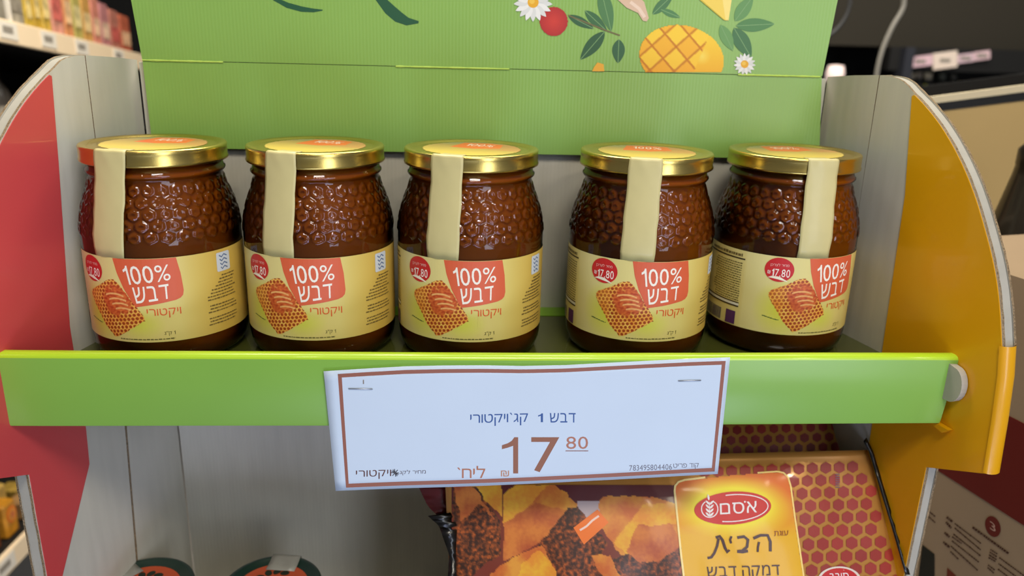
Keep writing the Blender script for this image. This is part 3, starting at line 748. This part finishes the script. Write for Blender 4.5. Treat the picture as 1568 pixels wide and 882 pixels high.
panel = [(1033, 752), (1034, 744), (1039, 738), (1048, 735), (1120, 727), (1190, 722), (1200, 724), (1207, 731), (1211, 745), (1217, 790), (1226, 850), (1234, 905), (1050, 905), (1043, 850), (1037, 790)]
def panel_col(x, y):
    if not inpoly(x, y, panel): return None
    g = math.hypot((x-1122)/70, (y-776)/36); c = mixc((226, 112, 36), (232, 176, 10), (y-760)/60)
    return mixc((244, 226, 40), c, (g-.8)/.6)
Flat().grid(1030, 720, 1236, 905, 120, 100, panel_col).build('label_panel', fp1(.0006), M_bagp, b1, label='yellow label panel')
fl = Flat(); fl.stroke([(1050, 905), (1043, 850), (1037, 790), (1033, 752), (1034, 744), (1039, 738), (1048, 735), (1080, 731)], 3.0, (252, 226, 150)); fl.build('panel_border', fp1(.0008), M_bagp, b1, step=(9, 9)); fl = Flat(); fl.stroke([(1160, 724), (1190, 722), (1200, 724), (1207, 731), (1211, 745), (1217, 790), (1226, 850), (1234, 905)], 2.4, (252, 220, 130)); fl.build('panel_border', fp1(.0008), M_bagp, b1, step=(9, 9))
ZC = lambda x, y: (1000+x/3.645, 640+y/3.645)
fl = Flat(); c0 = ZC(445, 503); fl.ell(c0[0], c0[1], 215/3.645, 92/3.645, (206, 40, 36), -.07, 44); fl.build('logo_oval', fp1(.0010), M_bagp, b1, step=(9, 9))
fl = Flat(); WH = (240, 232, 230)
def arcst(cx, cy_, rx_, ry_, a0, a1, w, rot=-.07, n=40):
    c, d = math.cos(rot), math.sin(rot); fl.stroke([(cx+rx_*math.cos(a)*c-ry_*math.sin(a)*d, cy_+rx_*math.cos(a)*d+ry_*math.sin(a)*c) for a in [a0+(a1-a0)*i/n for i in range(n+1)]], w, WH)
arcst(c0[0], c0[1], 54, 20.5, -1.75, 1.9, 1.5)
e0 = ZC(316, 508); arcst(e0[0], e0[1], 12.5, 12.8, 0-1.1, PI+1.1, 1.6)
for k in range(4):
    yy = 462+k*22; a = ZC(316, yy+22)
    for sx in (-1, 1): leaf(fl, a, (a[0]+sx*6.2, a[1]-6.5), 3.4, WH, None, 8)
leaf(fl, ZC(312, 460), ZC(306, 425), 3.4, WH, None, 8)
fl.stroke([ZC(316, 545), ZC(314, 470)], 1.1, WH)
fl.text(heb('אסם'), [ZC(372, 478), ZC(578, 463), ZC(580, 528), ZC(374, 540)], WH, .035); fl.ell(*ZC(512, 468), 1.4, 1.4, WH)
fl.build('logo_lettering', fp1(.0012), M_bagp, b1, step=(9, 9))
fl = Flat(); BRN = (66, 22, 16)
def bs(P, w=4.4): fl.stroke([ZC(*p) for p in P], w, BRN)
bs([(350, 668), (372, 660), (388, 682), (402, 725), (416, 750), (426, 736)]); bs([(366, 672), (358, 715), (342, 755), (326, 778), (304, 782)], 4.0)   # final letter
bs([(438, 660), (430, 680), (436, 700)], 3.6)
bs([(470, 668), (508, 662), (530, 680), (525, 720), (498, 742), (470, 745)]); bs([(530, 742), (500, 748), (470, 745)])
bs([(560, 672), (600, 655), (640, 655), (655, 690), (655, 745)]); bs([(592, 692), (586, 720), (584, 748)], 3.4)
fl.text(heb('עוגת'), [ZC(676, 632), ZC(755, 628), ZC(755, 656), ZC(676, 660)], (150, 76, 30))
fl.text(heb('דמקה דבש'), [ZC(300, 830), ZC(706, 818), ZC(712, 900), ZC(306, 912)], BRN, .028)
fl.build('brown_lettering', fp1(.0010), M_bagp, b1, step=(9, 9))
fl = Flat(); c1 = ZC(1040, 905); fl.ell(c1[0], c1[1], 33, 21, (228, 214, 200), 0, 36); fl.ell(c1[0], c1[1], 29, 18.5, (196, 34, 36), 0, 36); fl.build('red_seal_print', fp1(.0008), M_bagp, b1, step=(9, 9))
fl = Flat(); fl.text(heb('סובב'), [ZC(985, 868), ZC(1090, 864), ZC(1094, 900), ZC(985, 902)], WH, .03); fl.build('seal_lettering', fp1(.0010), M_bagp, b1, step=(9, 9))
fl = Flat(); [fl.bar(ZC(1018, 0)[0], ZC(0, 312+k*12)[1], ZC(1042, 0)[0], ZC(0, 317+k*12)[1], (110, 84, 100)) for k in range(7)]; fl.build('date_stamp', fp1(.0008), M_bagp, b1, step=(9, 9))
# dark crimped side seams and gusset of the front pouch
def ribbon(name, A, B, d, m, parent, n=22, wav=.0016):
    """wavy strip between two pixel poly-lines at depth d"""
    V = []; F = []
    for i in range(n+1):
        for q, P in enumerate((A, B)):
            k = min(len(P)-2, int(i/n*(len(P)-1))); t = i/n*(len(P)-1)-k; p = lerp2(P[k], P[k+1], t)
            V.append(at(p[0], p[1], Y=d(p[1])+wav*nz(i*.7, q*3, 1)*1.5)-parent.location)
    for i in range(n): F.append((2*i, 2*i+1, 2*i+3, 2*i+2))
    o = link(name, mesh(name, V, F, m, smooth=True), parent); s = o.modifiers.new('t', 'SOLIDIFY'); s.thickness = .0006; return o
ribbon('side_seam', [(1322, 676), (1330, 690), (1346, 745), (1366, 810), (1386, 880)], [(1326, 670), (1337, 692), (1353, 746), (1372, 810), (1393, 880)], lambda y: .497-.048*(y-690)/200, M_black, bag1)
ribbon('side_gusset', [(640, 744), (655, 775), (680, 800), (690, 840), (690, 905)], [(700, 742), (706, 775), (702, 800), (704, 840), (704, 905)], lambda y: .512-.05*(y-690)/200, M_maroon, bag1, wav=.002)
ribbon('gusset_fold', [(655, 790), (672, 805), (688, 850), (684, 905)], [(690, 785), (700, 805), (698, 850), (700, 905)], lambda y: .506-.05*(y-690)/200, M_black, bag1, wav=.002)

# =================================================================== round tubs on the lower shelf
M_dkgreen = mat('dark_green_plastic', (20, 46, 36), .35, coat=.3)
M_tub = mat('tub_wall', (60, 74, 58), .5)
M_tape = mat('clear_gray_tape', (150, 148, 138), .35, coat=.3, noise_amt=.1, noise_scale=80)
def make_tub(x, y, z, lab, ta):
    t = thing('food_tub', (x, y, -.28), lab, 'tub', 'tubs with green lids on the lower shelf'); H = z+.28
    link('tub_body', lathe([(.0, .0), (.030, .0), (.032, .003), (.0345, H-.012), (.0345, H-.008)], 48, M_tub, 'tub_body'), t)
    link('lid', lathe([(.0348, H-.013), (.0362, H-.012), (.0364, H-.003), (.0358, H-.0005), (.0340, H), (.0325, H-.0002), (.0318, H-.0016), (0, H-.0016)], 64, M_dkgreen, 'lid'), t)
    fl = Flat(); fl.ell(0, 0, .0262, .0262, (196, 82, 44), n=40)
    fl.build('lid_label', lambda a, b: (a, b, H-.0014), M_print, t, world=False)
    fl = Flat()
    for k in range(5): r0 = .010+.001*k; fl.ell(.014*math.cos(1.1+k*.45), .017*math.sin(1.1+k*.45), .0035, .0026, (30, 40, 26), k)
    fl.ell(-.002, .004, .010, .006, (120, 60, 30), .3)
    fl.build('lid_picture', lambda a, b: (a, b, H-.0012), M_print, t, world=False)
    V = []; F = []; pr = [(.018, H-.0008), (.026, H-.0008), (.0325, H+.0003), (.0358, H+.0002), (.0367, H-.001), (.0368, H-.02)]
    for r, zz in pr:
        for k in range(5): s = (k/4-.5)*.022; V.append((r*math.sin(ta)+s*math.cos(ta), r*math.cos(ta)-s*math.sin(ta), zz+.0002*(k % 2)))
    for i in range(len(pr)-1):
        for k in range(4): F.append((i*5+k, i*5+k+1, (i+1)*5+k+1, (i+1)*5+k))
    o = link('tape_seal', mesh('tape_seal', V, F, M_tape, smooth=True), t); s = o.modifiers.new('t', 'SOLIDIFY'); s.thickness = .0002
make_tub(-.2299, .506, -.19, 'round tub with dark green rim, the left one, gray tape on its left edge', -.85)
make_tub(-.1369, .506, -.19, 'round tub with dark green rim, the right one, gray tape across its far edge', .12)

# =================================================================== store background
M_dark = mat('dark_store_panel', (42, 37, 25), .8)
M_dark2 = mat('black_shelf_metal', (16, 15, 13), .6)
M_rail = mat('cream_price_rail', (250, 226, 190), .4)
M_railw = mat('white_ticket', (236, 228, 214), .5)
# left gondola, seen behind the left wall
A = at(0, 42, w=1.1); B = at(215, 92, w=1.65); gd = (B-A); gu = gd.normalized(); gn = Vector((gu.y, -gu.x, 0)).normalized(); gn = gn if gn.x > 0 else -gn   # faces right
def gp(s, up, out): return A + gd*s + Vector((0, 0, up)) + gn*out
def slab(name, s0, s1, u0, u1, o0, o1, m, parent=None, bev=.0012, **kw):
    loc = loc_of(root_of(parent)); V = [gp(s, u_, o)-loc for s in (s0, s1) for u_ in (u0, u1) for o in (o0, o1)]
    F = [(0, 1, 3, 2), (4, 6, 7, 5), (0, 4, 5, 1), (2, 3, 7, 6), (0, 2, 6, 4), (1, 5, 7, 3)]
    me = mesh(name, V, F, m); bm = bmesh.new(); bm.from_mesh(me); bmesh.ops.recalc_face_normals(bm, faces=bm.faces)
    if bev: bmesh.ops.bevel(bm, geom=bm.edges[:], offset=bev, segments=1, affect='EDGES')
    bm.to_mesh(me); bm.free(); return link(name, me, parent, **kw)
gond = thing('store_shelf_unit', gp(.5, -.9, -.2), 'black store shelving unit with cream price rails, left of the display', 'shelving')
LP = at(10, 858, plane=(gn, gn.dot(A))); LOWU = LP.z-(A+gd*((LP-A).to_2d().dot(gd.to_2d())/gd.to_2d().length_squared)).z
slab('back_panel', -1.2, 2.2, -.95, .30, -.42, -.40, M_dark2, gond)
slab('shelf_board', -1.2, 2.2, -.012, .004, -.40, -.004, M_dark2, gond); slab('shelf_board', -1.2, 2.2, LOWU-.012, LOWU+.004, -.40, -.004, M_dark2, gond); slab('shelf_board', -1.2, 2.2, -.172, -.156, -.40, -.03, M_dark2, gond)
for U in (0, LOWU):
    r_ = slab('price_rail', -1.2, 2.2, -.020+U, .012+U, -.004, .003, M_rail, gond)
    for s in ([-.02, .20, .42, .72] if U == 0 else [-.45, -.25, -.08]):
        slab('price_ticket', s, s+.09, -.014+U, .009+U, .0035, .0045, M_railw, r_, 0)
        slab('ticket_print', s+.015, s+.065, -.006+U, .003+U, .0047, .0050, mat('gray_ink', (150, 142, 130), .6), r_, 0)
tops = [(-.42, -.20, .12, (36, 60, 34)), (-.19, .02, .12, (30, 52, 30)), (.075, .175, .10, (156, 148, 132)), (.185, .225, .085, (190, 160, 60)), (.235, .275, .10, (184, 150, 52)), (.285, .335, .11, (196, 164, 70)), (.345, .42, .115, (214, 150, 130)), (.43, .485, .115, (208, 140, 90)), (.495, .555, .110, (176, 164, 90)), (.565, .63, .100, (196, 150, 80)), (.64, .70, .094, (204, 130, 110)), (.71, .78, .090, (180, 120, 120)), (.79, .87, .085, (176, 112, 96)), (.885, .975, .082, (176, 92, 66))]
names = ['dark green packet', 'darkest green packet beside the clear box', 'gray clear-faced box in a white frame', 'short gold packet', 'gold packet second from the clear box', 'gold packet next to the pink packet', 'pink packet', 'orange-tan packet', 'olive packet', 'ochre packet', 'salmon packet', 'mauve packet', 'red packet second from the green header', 'brick red packet touching the green header edge']
names[0] = 'dark green packet at the edge of the frame'
for k, ((s0, s1, h, c), nm) in enumerate(zip(tops, names)):
    m = mat('pack_%d' % k, c, .45, noise_amt=.35, noise_scale=55, coat=.2)
    p = thing('food_packet', gp((s0+s1)/2, .004, -.05), nm+' on the top left shelf', 'packet', 'packets on the left shelf')
    slab('packet_body', s0, s1, .005, h, -.10, -.010, m, p, .002)
    c2 = (186, 70, 66) if k in (6, 12) else (230, 214, 170) if k not in (2,) else (120, 112, 100)
    slab('printed_band', s0+.008, s1-.008, h*.30, h*.62, -.0098, -.0088, mat('band_%d' % k, mixc(c, c2, .6), .5, noise_amt=.4, noise_scale=90), p, 0)
    if k == 2:
        for sa, sb, ua, ub in ((s0, s0+.014, .005, h), (s0, s1, h-.006, h), (s0, s1, .005, .012)): slab('white_frame', sa, sb, ua, ub, -.0095, -.005, M_railw, p, 0)
for k, (s0, s1, h, c) in enumerate([(-.16, -.09, .10, (60, 56, 48)), (-.07, -.01, .10, (200, 190, 170)), (.01, .06, .10, (24, 24, 24)), (.08, .15, .10, (206, 176, 160)), (.17, .24, .09, (70, 64, 58))]):
    nm = ['gray', 'white', 'black', 'pale pink', 'dark gray'][k]
    p = thing('food_bottle', gp((s0+s1)/2, -.155, -.075), nm+' bottle in the dark gap under the top left price rail', 'bottle', 'bottles on the left shelf')
    r = .5*(s1-s0)*gd.length; me = lathe([(0, 0), (r, 0), (r, .065), (r*.85, .075), (r*.4, .088), (r*.4, .108), (0, .108)], 20, mat('bottle_%d' % k, c, .35, noise_amt=.3, noise_scale=60), 'bottle_body'); link('bottle_body', me, p)
    me = lathe([(0, .104), (r*.46, .104), (r*.46, .12), (0, .12)], 16, M_dark2, 'cap'); link('cap', me, p)
    me = lathe([(r*1.01, .018), (r*1.01, .052)], 20, mat('bottle_label_%d' % k, mixc(c, (220, 120, 90) if k == 3 else (190, 180, 160), .6), .5), 'label_band'); link('label_band', me, p)
# packs behind the lower left rail
for k, (px, py, w_, h_, c, nm) in enumerate([(-14, 800, 30, 76, (130, 70, 30), 'brown'), (19, 798, 30, 78, (206, 140, 40), 'orange and yellow'), (52, 790, 30, 80, (170, 130, 84), 'tan'), (2, 762, 30, 44, (196, 160, 84), 'taller gold rear'), (36, 758, 30, 44, (168, 136, 60), 'taller ochre rear')]):
    P = at(px, py, plane=(gn, gn.dot(A)-.02-.035*(k > 2))); s = (P-A).to_2d().dot(gd.to_2d())/gd.to_2d().length_squared; u_ = P.z-(A+gd*s).z
    hw = w_/2/1225*1.05/gd.length*1.3; hh = h_/2/1225*1.0
    base = LOWU+.004
    p = thing('snack_pack', gp(s, base, -.05), nm+' snack pack on the lower left shelf', 'packet', 'packs on the lower left shelf')
    slab('pack_body', s-hw, s+hw, base, u_+hh, -.05-.035*(k > 2), -.02-.035*(k > 2), mat('snack_%d' % k, c, .4, noise_amt=.35, noise_scale=60, coat=.3), p, .003)
    if k == 1:
        for rr0, cc, oo in ((.013, (230, 120, 30), .001), (.009, (222, 150, 60), .0016), (.005, (200, 100, 60), .0022)):
            V = []
            for q in range(24): a = 2*PI*q/24; V.append(gp(s+rr0*math.cos(a)/gd.length, u_+.012+rr0*math.sin(a), -.02+oo)-p.location)
            link('round_emblem', mesh('round_emblem', V, [tuple(range(24))], mat('emblem_%d' % int(rr0*1000), cc, .4)), p)
# right side: dark far shelving, tickets, cables, cartons
far = thing('dark_shelving', (1.3, 2.0, -.9), 'dark store shelving far behind the display on the right', 'shelving')
box('back_panel', (.5, 2.35, -.9), (3.2, 2.4, 1.2), M_dark2, far); box('canopy_panel', (.45, 2.02, .20), (3.0, 2.06, 1.1), M_dark, far); box('shelf_board', (.6, 2.02, .03), (3.0, 2.35, .06), M_dark2, far); box('upright_post', (1.075, 1.96, -.9), (1.098, 2.01, .20), mat('gray_post', (44, 46, 54), .5), far)
box('rail', (1.05, 1.985, .145), (2.9, 2.015, .20), M_dark2, far)
for k, (x0, x1, y0, y1, c) in enumerate([(1391, 1427, 86, 104, (232, 196, 206)), (1428, 1465, 80, 107, (240, 222, 206)), (1466, 1490, 82, 97, (228, 198, 208)), (1491, 1515, 78, 93, (234, 200, 206))]):
    a = at(x0, y0+2, Y=1.975); b = at(x1, y0+2-(x1-x0)*.13, Y=1.975); d_ = at(x1, y1-(x1-x0)*.13, Y=1.975); e_ = at(x0, y1, Y=1.975)
    prism('price_ticket', [(p.x, p.z) for p in (a, b, d_, e_)], 1.972, 1.976, lambda x, z, t: (x, t, z), mat('ticket_%d' % k, c, .5, emit=0), far)
    c_ = (a+d_)/2; box('ticket_print', (c_.x-.014, 1.9705, c_.z-.004), (c_.x+.012, 1.9715, c_.z+.004), mat('gray_ink', (150, 142, 130), .6), far)
for k, (px, py, r, c) in enumerate([(1395, 117, .010, (190, 180, 160)), (1407, 116, .008, (160, 150, 140)), (1421, 117, .010, (200, 190, 170)), (1443, 118, .008, (80, 84, 78)), (1412, 133, .016, (150, 150, 60)), (1475, 130, .018, (220, 190, 60)), (1492, 128, .010, (190, 184, 170)), (1504, 127, .009, (150, 150, 140)), (1460, 119, .007, (70, 70, 66))]):
    P = at(px, py, Y=2.06); p = thing('jar_on_far_shelf', (P.x, P.y, .06), ['cream', 'gray', 'pale cream', 'dark gray', 'olive green', 'yellow', 'ivory', 'light gray', 'charcoal'][k]+' capped small jar on the far right shelf', 'jar', 'small jars on the far shelf')
    h = P.z-.06
    link('jar_body', lathe([(0, 0), (.018, 0), (.018, h-.012), (.012, h-.008), (0, h-.008)], 16, M_dark2, 'jar_body'), p); link('cap', lathe([(0, h-.009), (r, h-.009), (r, h+.008), (0, h+.008)], 16, mat('cap_%d' % k, c, .5), 'cap'), p)
P = at(1279, 112, Y=2.0); o = thing('round_wall_button', P, 'small blurred white round light beside the header right edge', 'lamp'); link('lamp_disc', lathe([(0, -.02), (.02, -.02), (.022, .0), (.018, .018), (0, .02)], 24, mat('white_lamp', (250, 225, 215), .5, emit=.6), 'lamp_disc'), o)
def cable(name, px, Y, r, m, lab):
    P = [at(x, y, Y=Y) for x, y in px]; n = 40; Q = []
    for i in range(n+1):
        t = i/n*(len(P)-1); k = min(len(P)-2, int(t)); f_ = t-k; p0, p1, p2, p3 = P[max(0, k-1)], P[k], P[k+1], P[min(len(P)-1, k+2)]
        Q.append(.5*((2*p1)+(p2-p0)*f_+(2*p0-5*p1+4*p2-p3)*f_*f_+(3*p1-p0-3*p2+p3)*f_**3))
    o = tube(name, Q, r, m); o['label'] = lab; o['category'] = 'cable'
cable('hanging_cable', [(1378, -60), (1381, -20), (1384, 3), (1380, 18), (1366, 42), (1352, 74), (1344, 104), (1340, 135)], 1.25, .0036, mat('gray_cable', (150, 146, 136), .5), 'gray hanging cable behind the right side of the header')
cable('power_cord', [(1300, -50), (1302, -5), (1298, 18), (1290, 34), (1280, 46), (1268, 56)], 1.3, .0030, mat('dark_cable', (60, 60, 60), .5), 'dark thin cord curving behind the header right edge')
# tan open carton behind the yellow wall
M_tan = mat('tan_carton', (204, 172, 112), .7, noise_amt=.05, noise_scale=6)
tc_ = thing('tan_carton', (.75, .90, -.30), 'large tan open carton behind the yellow side wall', 'carton')
zt = lambda x: .1500+(x-.4978)*.146
prism('carton_front', [(.40, -.30), (1.05, -.30), (1.05, zt(1.05)-.0185), (.40, zt(.40)-.0165)], .85, .854, lambda x, z, t: (x, t, z), M_tan, tc_)
prism('carton_back', [(.40, -.30), (1.05, -.30), (1.05, zt(1.05)-.012), (.40, zt(.40)-.012)], 1.03, 1.034, lambda x, z, t: (x, t, z), M_dark2, tc_)
box('carton_side', (.396, .85, -.30), (.40, 1.034, .095), M_tan, tc_)
prism('rim_strip', [(.40, zt(.4)-.0075), (1.05, zt(1.05)-.0075), (1.05, zt(1.05)), (.40, zt(.40))], .846, .850, lambda x, z, t: (x, t, z), mat('cream_rim', (232, 216, 180), .6), tc_)
prism('dark_band', [(.40, zt(.4)-.0165), (1.05, zt(1.05)-.0185), (1.05, zt(1.05)-.0076), (.40, zt(.40)-.0076)], .848, .853, lambda x, z, t: (x, t, z), M_dark2, tc_)
# dark bottle leaning at the right edge
P0 = at(1575, 238, Y=.70); bt = thing('dark_bottle', (P0.x+.012, .70, P0.z-.17), 'dark rounded bottle at the right frame edge', 'bottle')
link('bottle_body', lathe([(0, 0), (.036, .0), (.038, .01), (.036, .07), (.026, .12), (.020, .150), (.0185, .160), (.0190, .162), (.0190, .175), (.014, .181), (0, .182)], 32, mat('dark_brown_glass', (34, 28, 20), .3, coat=.3), 'bottle_body'), bt)
# printed carton to the right of the stand
wa = Vector((.2735, .603, 0)); wb = Vector((.3126, .4462, 0)); wd = (wb-wa).normalized(); wn = Vector((-wd.y, wd.x, 0)); wn = wn if wn.x > 0 else -wn
cp = wb+wn*.10; CPL = (wn, wn.dot(cp)); f0 = at(1441, 722, plane=CPL); 
pc = thing('printed_carton', (cp.x+.05, cp.y, -.30), 'carton with a dark red band and small multilingual print, right of the stand', 'carton')
def pcf(s, z, t): p = cp+wd*s+wn*t; return (p.x, p.y, z)
zr0, zr1 = -.1270, -.0545
M_cart = mat('beige_carton', (160, 136, 106), .6, noise_amt=.04, noise_scale=12)
cb = prism('carton_body', [(-.16, -.30), (.12, -.30), (.12, .046), (-.16, .046)], .0, .20, pcf, M_cart, pc)
prism('red_band', [(-.16, zr0), (.12, zr0), (.12, zr1), (-.16, zr1)], -.0006, -.0001, pcf, mat('dark_red_band', (104, 22, 14), .5), cb)
def pcm(off): return lambda px, py: at(px, py, plane=(wn, CPL[1]-off))
fl = Flat(); Z5 = lambda x, y: (1400+x/4.845, 700+y/4.845)
fl.ell(*Z5(583, 515), 11.2, 16.5, (104, 34, 26), -.35, 30); fl.build('number_disc', pcm(.0004), M_print, cb)
fl = Flat(); fl.text('3', [Z5(560, 470), Z5(600, 500), Z5(604, 560), Z5(562, 532)], (190, 150, 130), .02); fl.build('number_print', pcm(.0006), M_print, cb)
fl = Flat(); INK = (72, 40, 28)
def dline(x0, y0, x1, y1, w, col=INK):
    L = math.hypot(x1-x0, y1-y0); t = 0
    while t < L:
        fl.L = 2; a = rr.uniform(6, 22); b = min(L, t+a); f1, f2 = t/L, b/L
        fl.stroke([Z5(x0+(x1-x0)*f1, y0+(y1-y0)*f1), Z5(x0+(x1-x0)*f2, y0+(y1-y0)*f2)], w/4.845, col); t = b+4
dline(432, 520, 700, 715, 15)
for k, (x0, y0, x1, y1) in enumerate([(240, 445, 285, 480), (235, 482, 275, 525), (300, 492, 495, 640), (300, 525, 495, 690), (225, 560, 262, 592), (280, 590, 350, 640), (290, 570, 495, 735), (215, 630, 262, 668), (278, 620, 480, 780), (272, 660, 470, 840), (268, 700, 330, 760), (105, 400, 155, 440), (95, 430, 155, 485), (565, 685, 620, 720), (560, 705, 615, 740), (555, 725, 610, 760), (550, 745, 605, 775), (548, 800, 600, 840), (545, 820, 590, 860), (630, 745, 814, 880), (625, 790, 760, 890), (620, 830, 700, 890)]):
    dline(x0, y0, x1, y1, 9 if k not in (0, 1, 4, 7) else 16)
for (x0, y0, x1, y1) in ((360, 150, 580, 185), (440, 200, 630, 290), (660, 60, 814, 120), (650, 110, 730, 170)): dline(x0, y0, x1, y1, 12, (128, 60, 48))
fl.build('small_print', pcm(.0005), M_print, cb)
fl = Flat(); fl.poly([Z5(60, 650), Z5(150, 720), Z5(150, 890), Z5(30, 890)], (30, 30, 22)); fl.poly([Z5(245, 820), Z5(310, 880), Z5(300, 905), Z5(240, 905)], (110, 44, 24)); fl.build('dark_panel_print', pcm(.0005), M_print, cb)
# the store floor far below
fo = box('floor', (-4, -3, -1.25), (5, 5, -1.2), mat('store_floor_tiles', (170, 164, 154), .3, noise_amt=.05)); fo['kind'] = 'structure'
bw = box('wall_back', (-4, 4.4, -1.2), (5, 4.5, 3), mat('dark_far_wall', (30, 28, 26), .8)); bw['kind'] = 'structure'
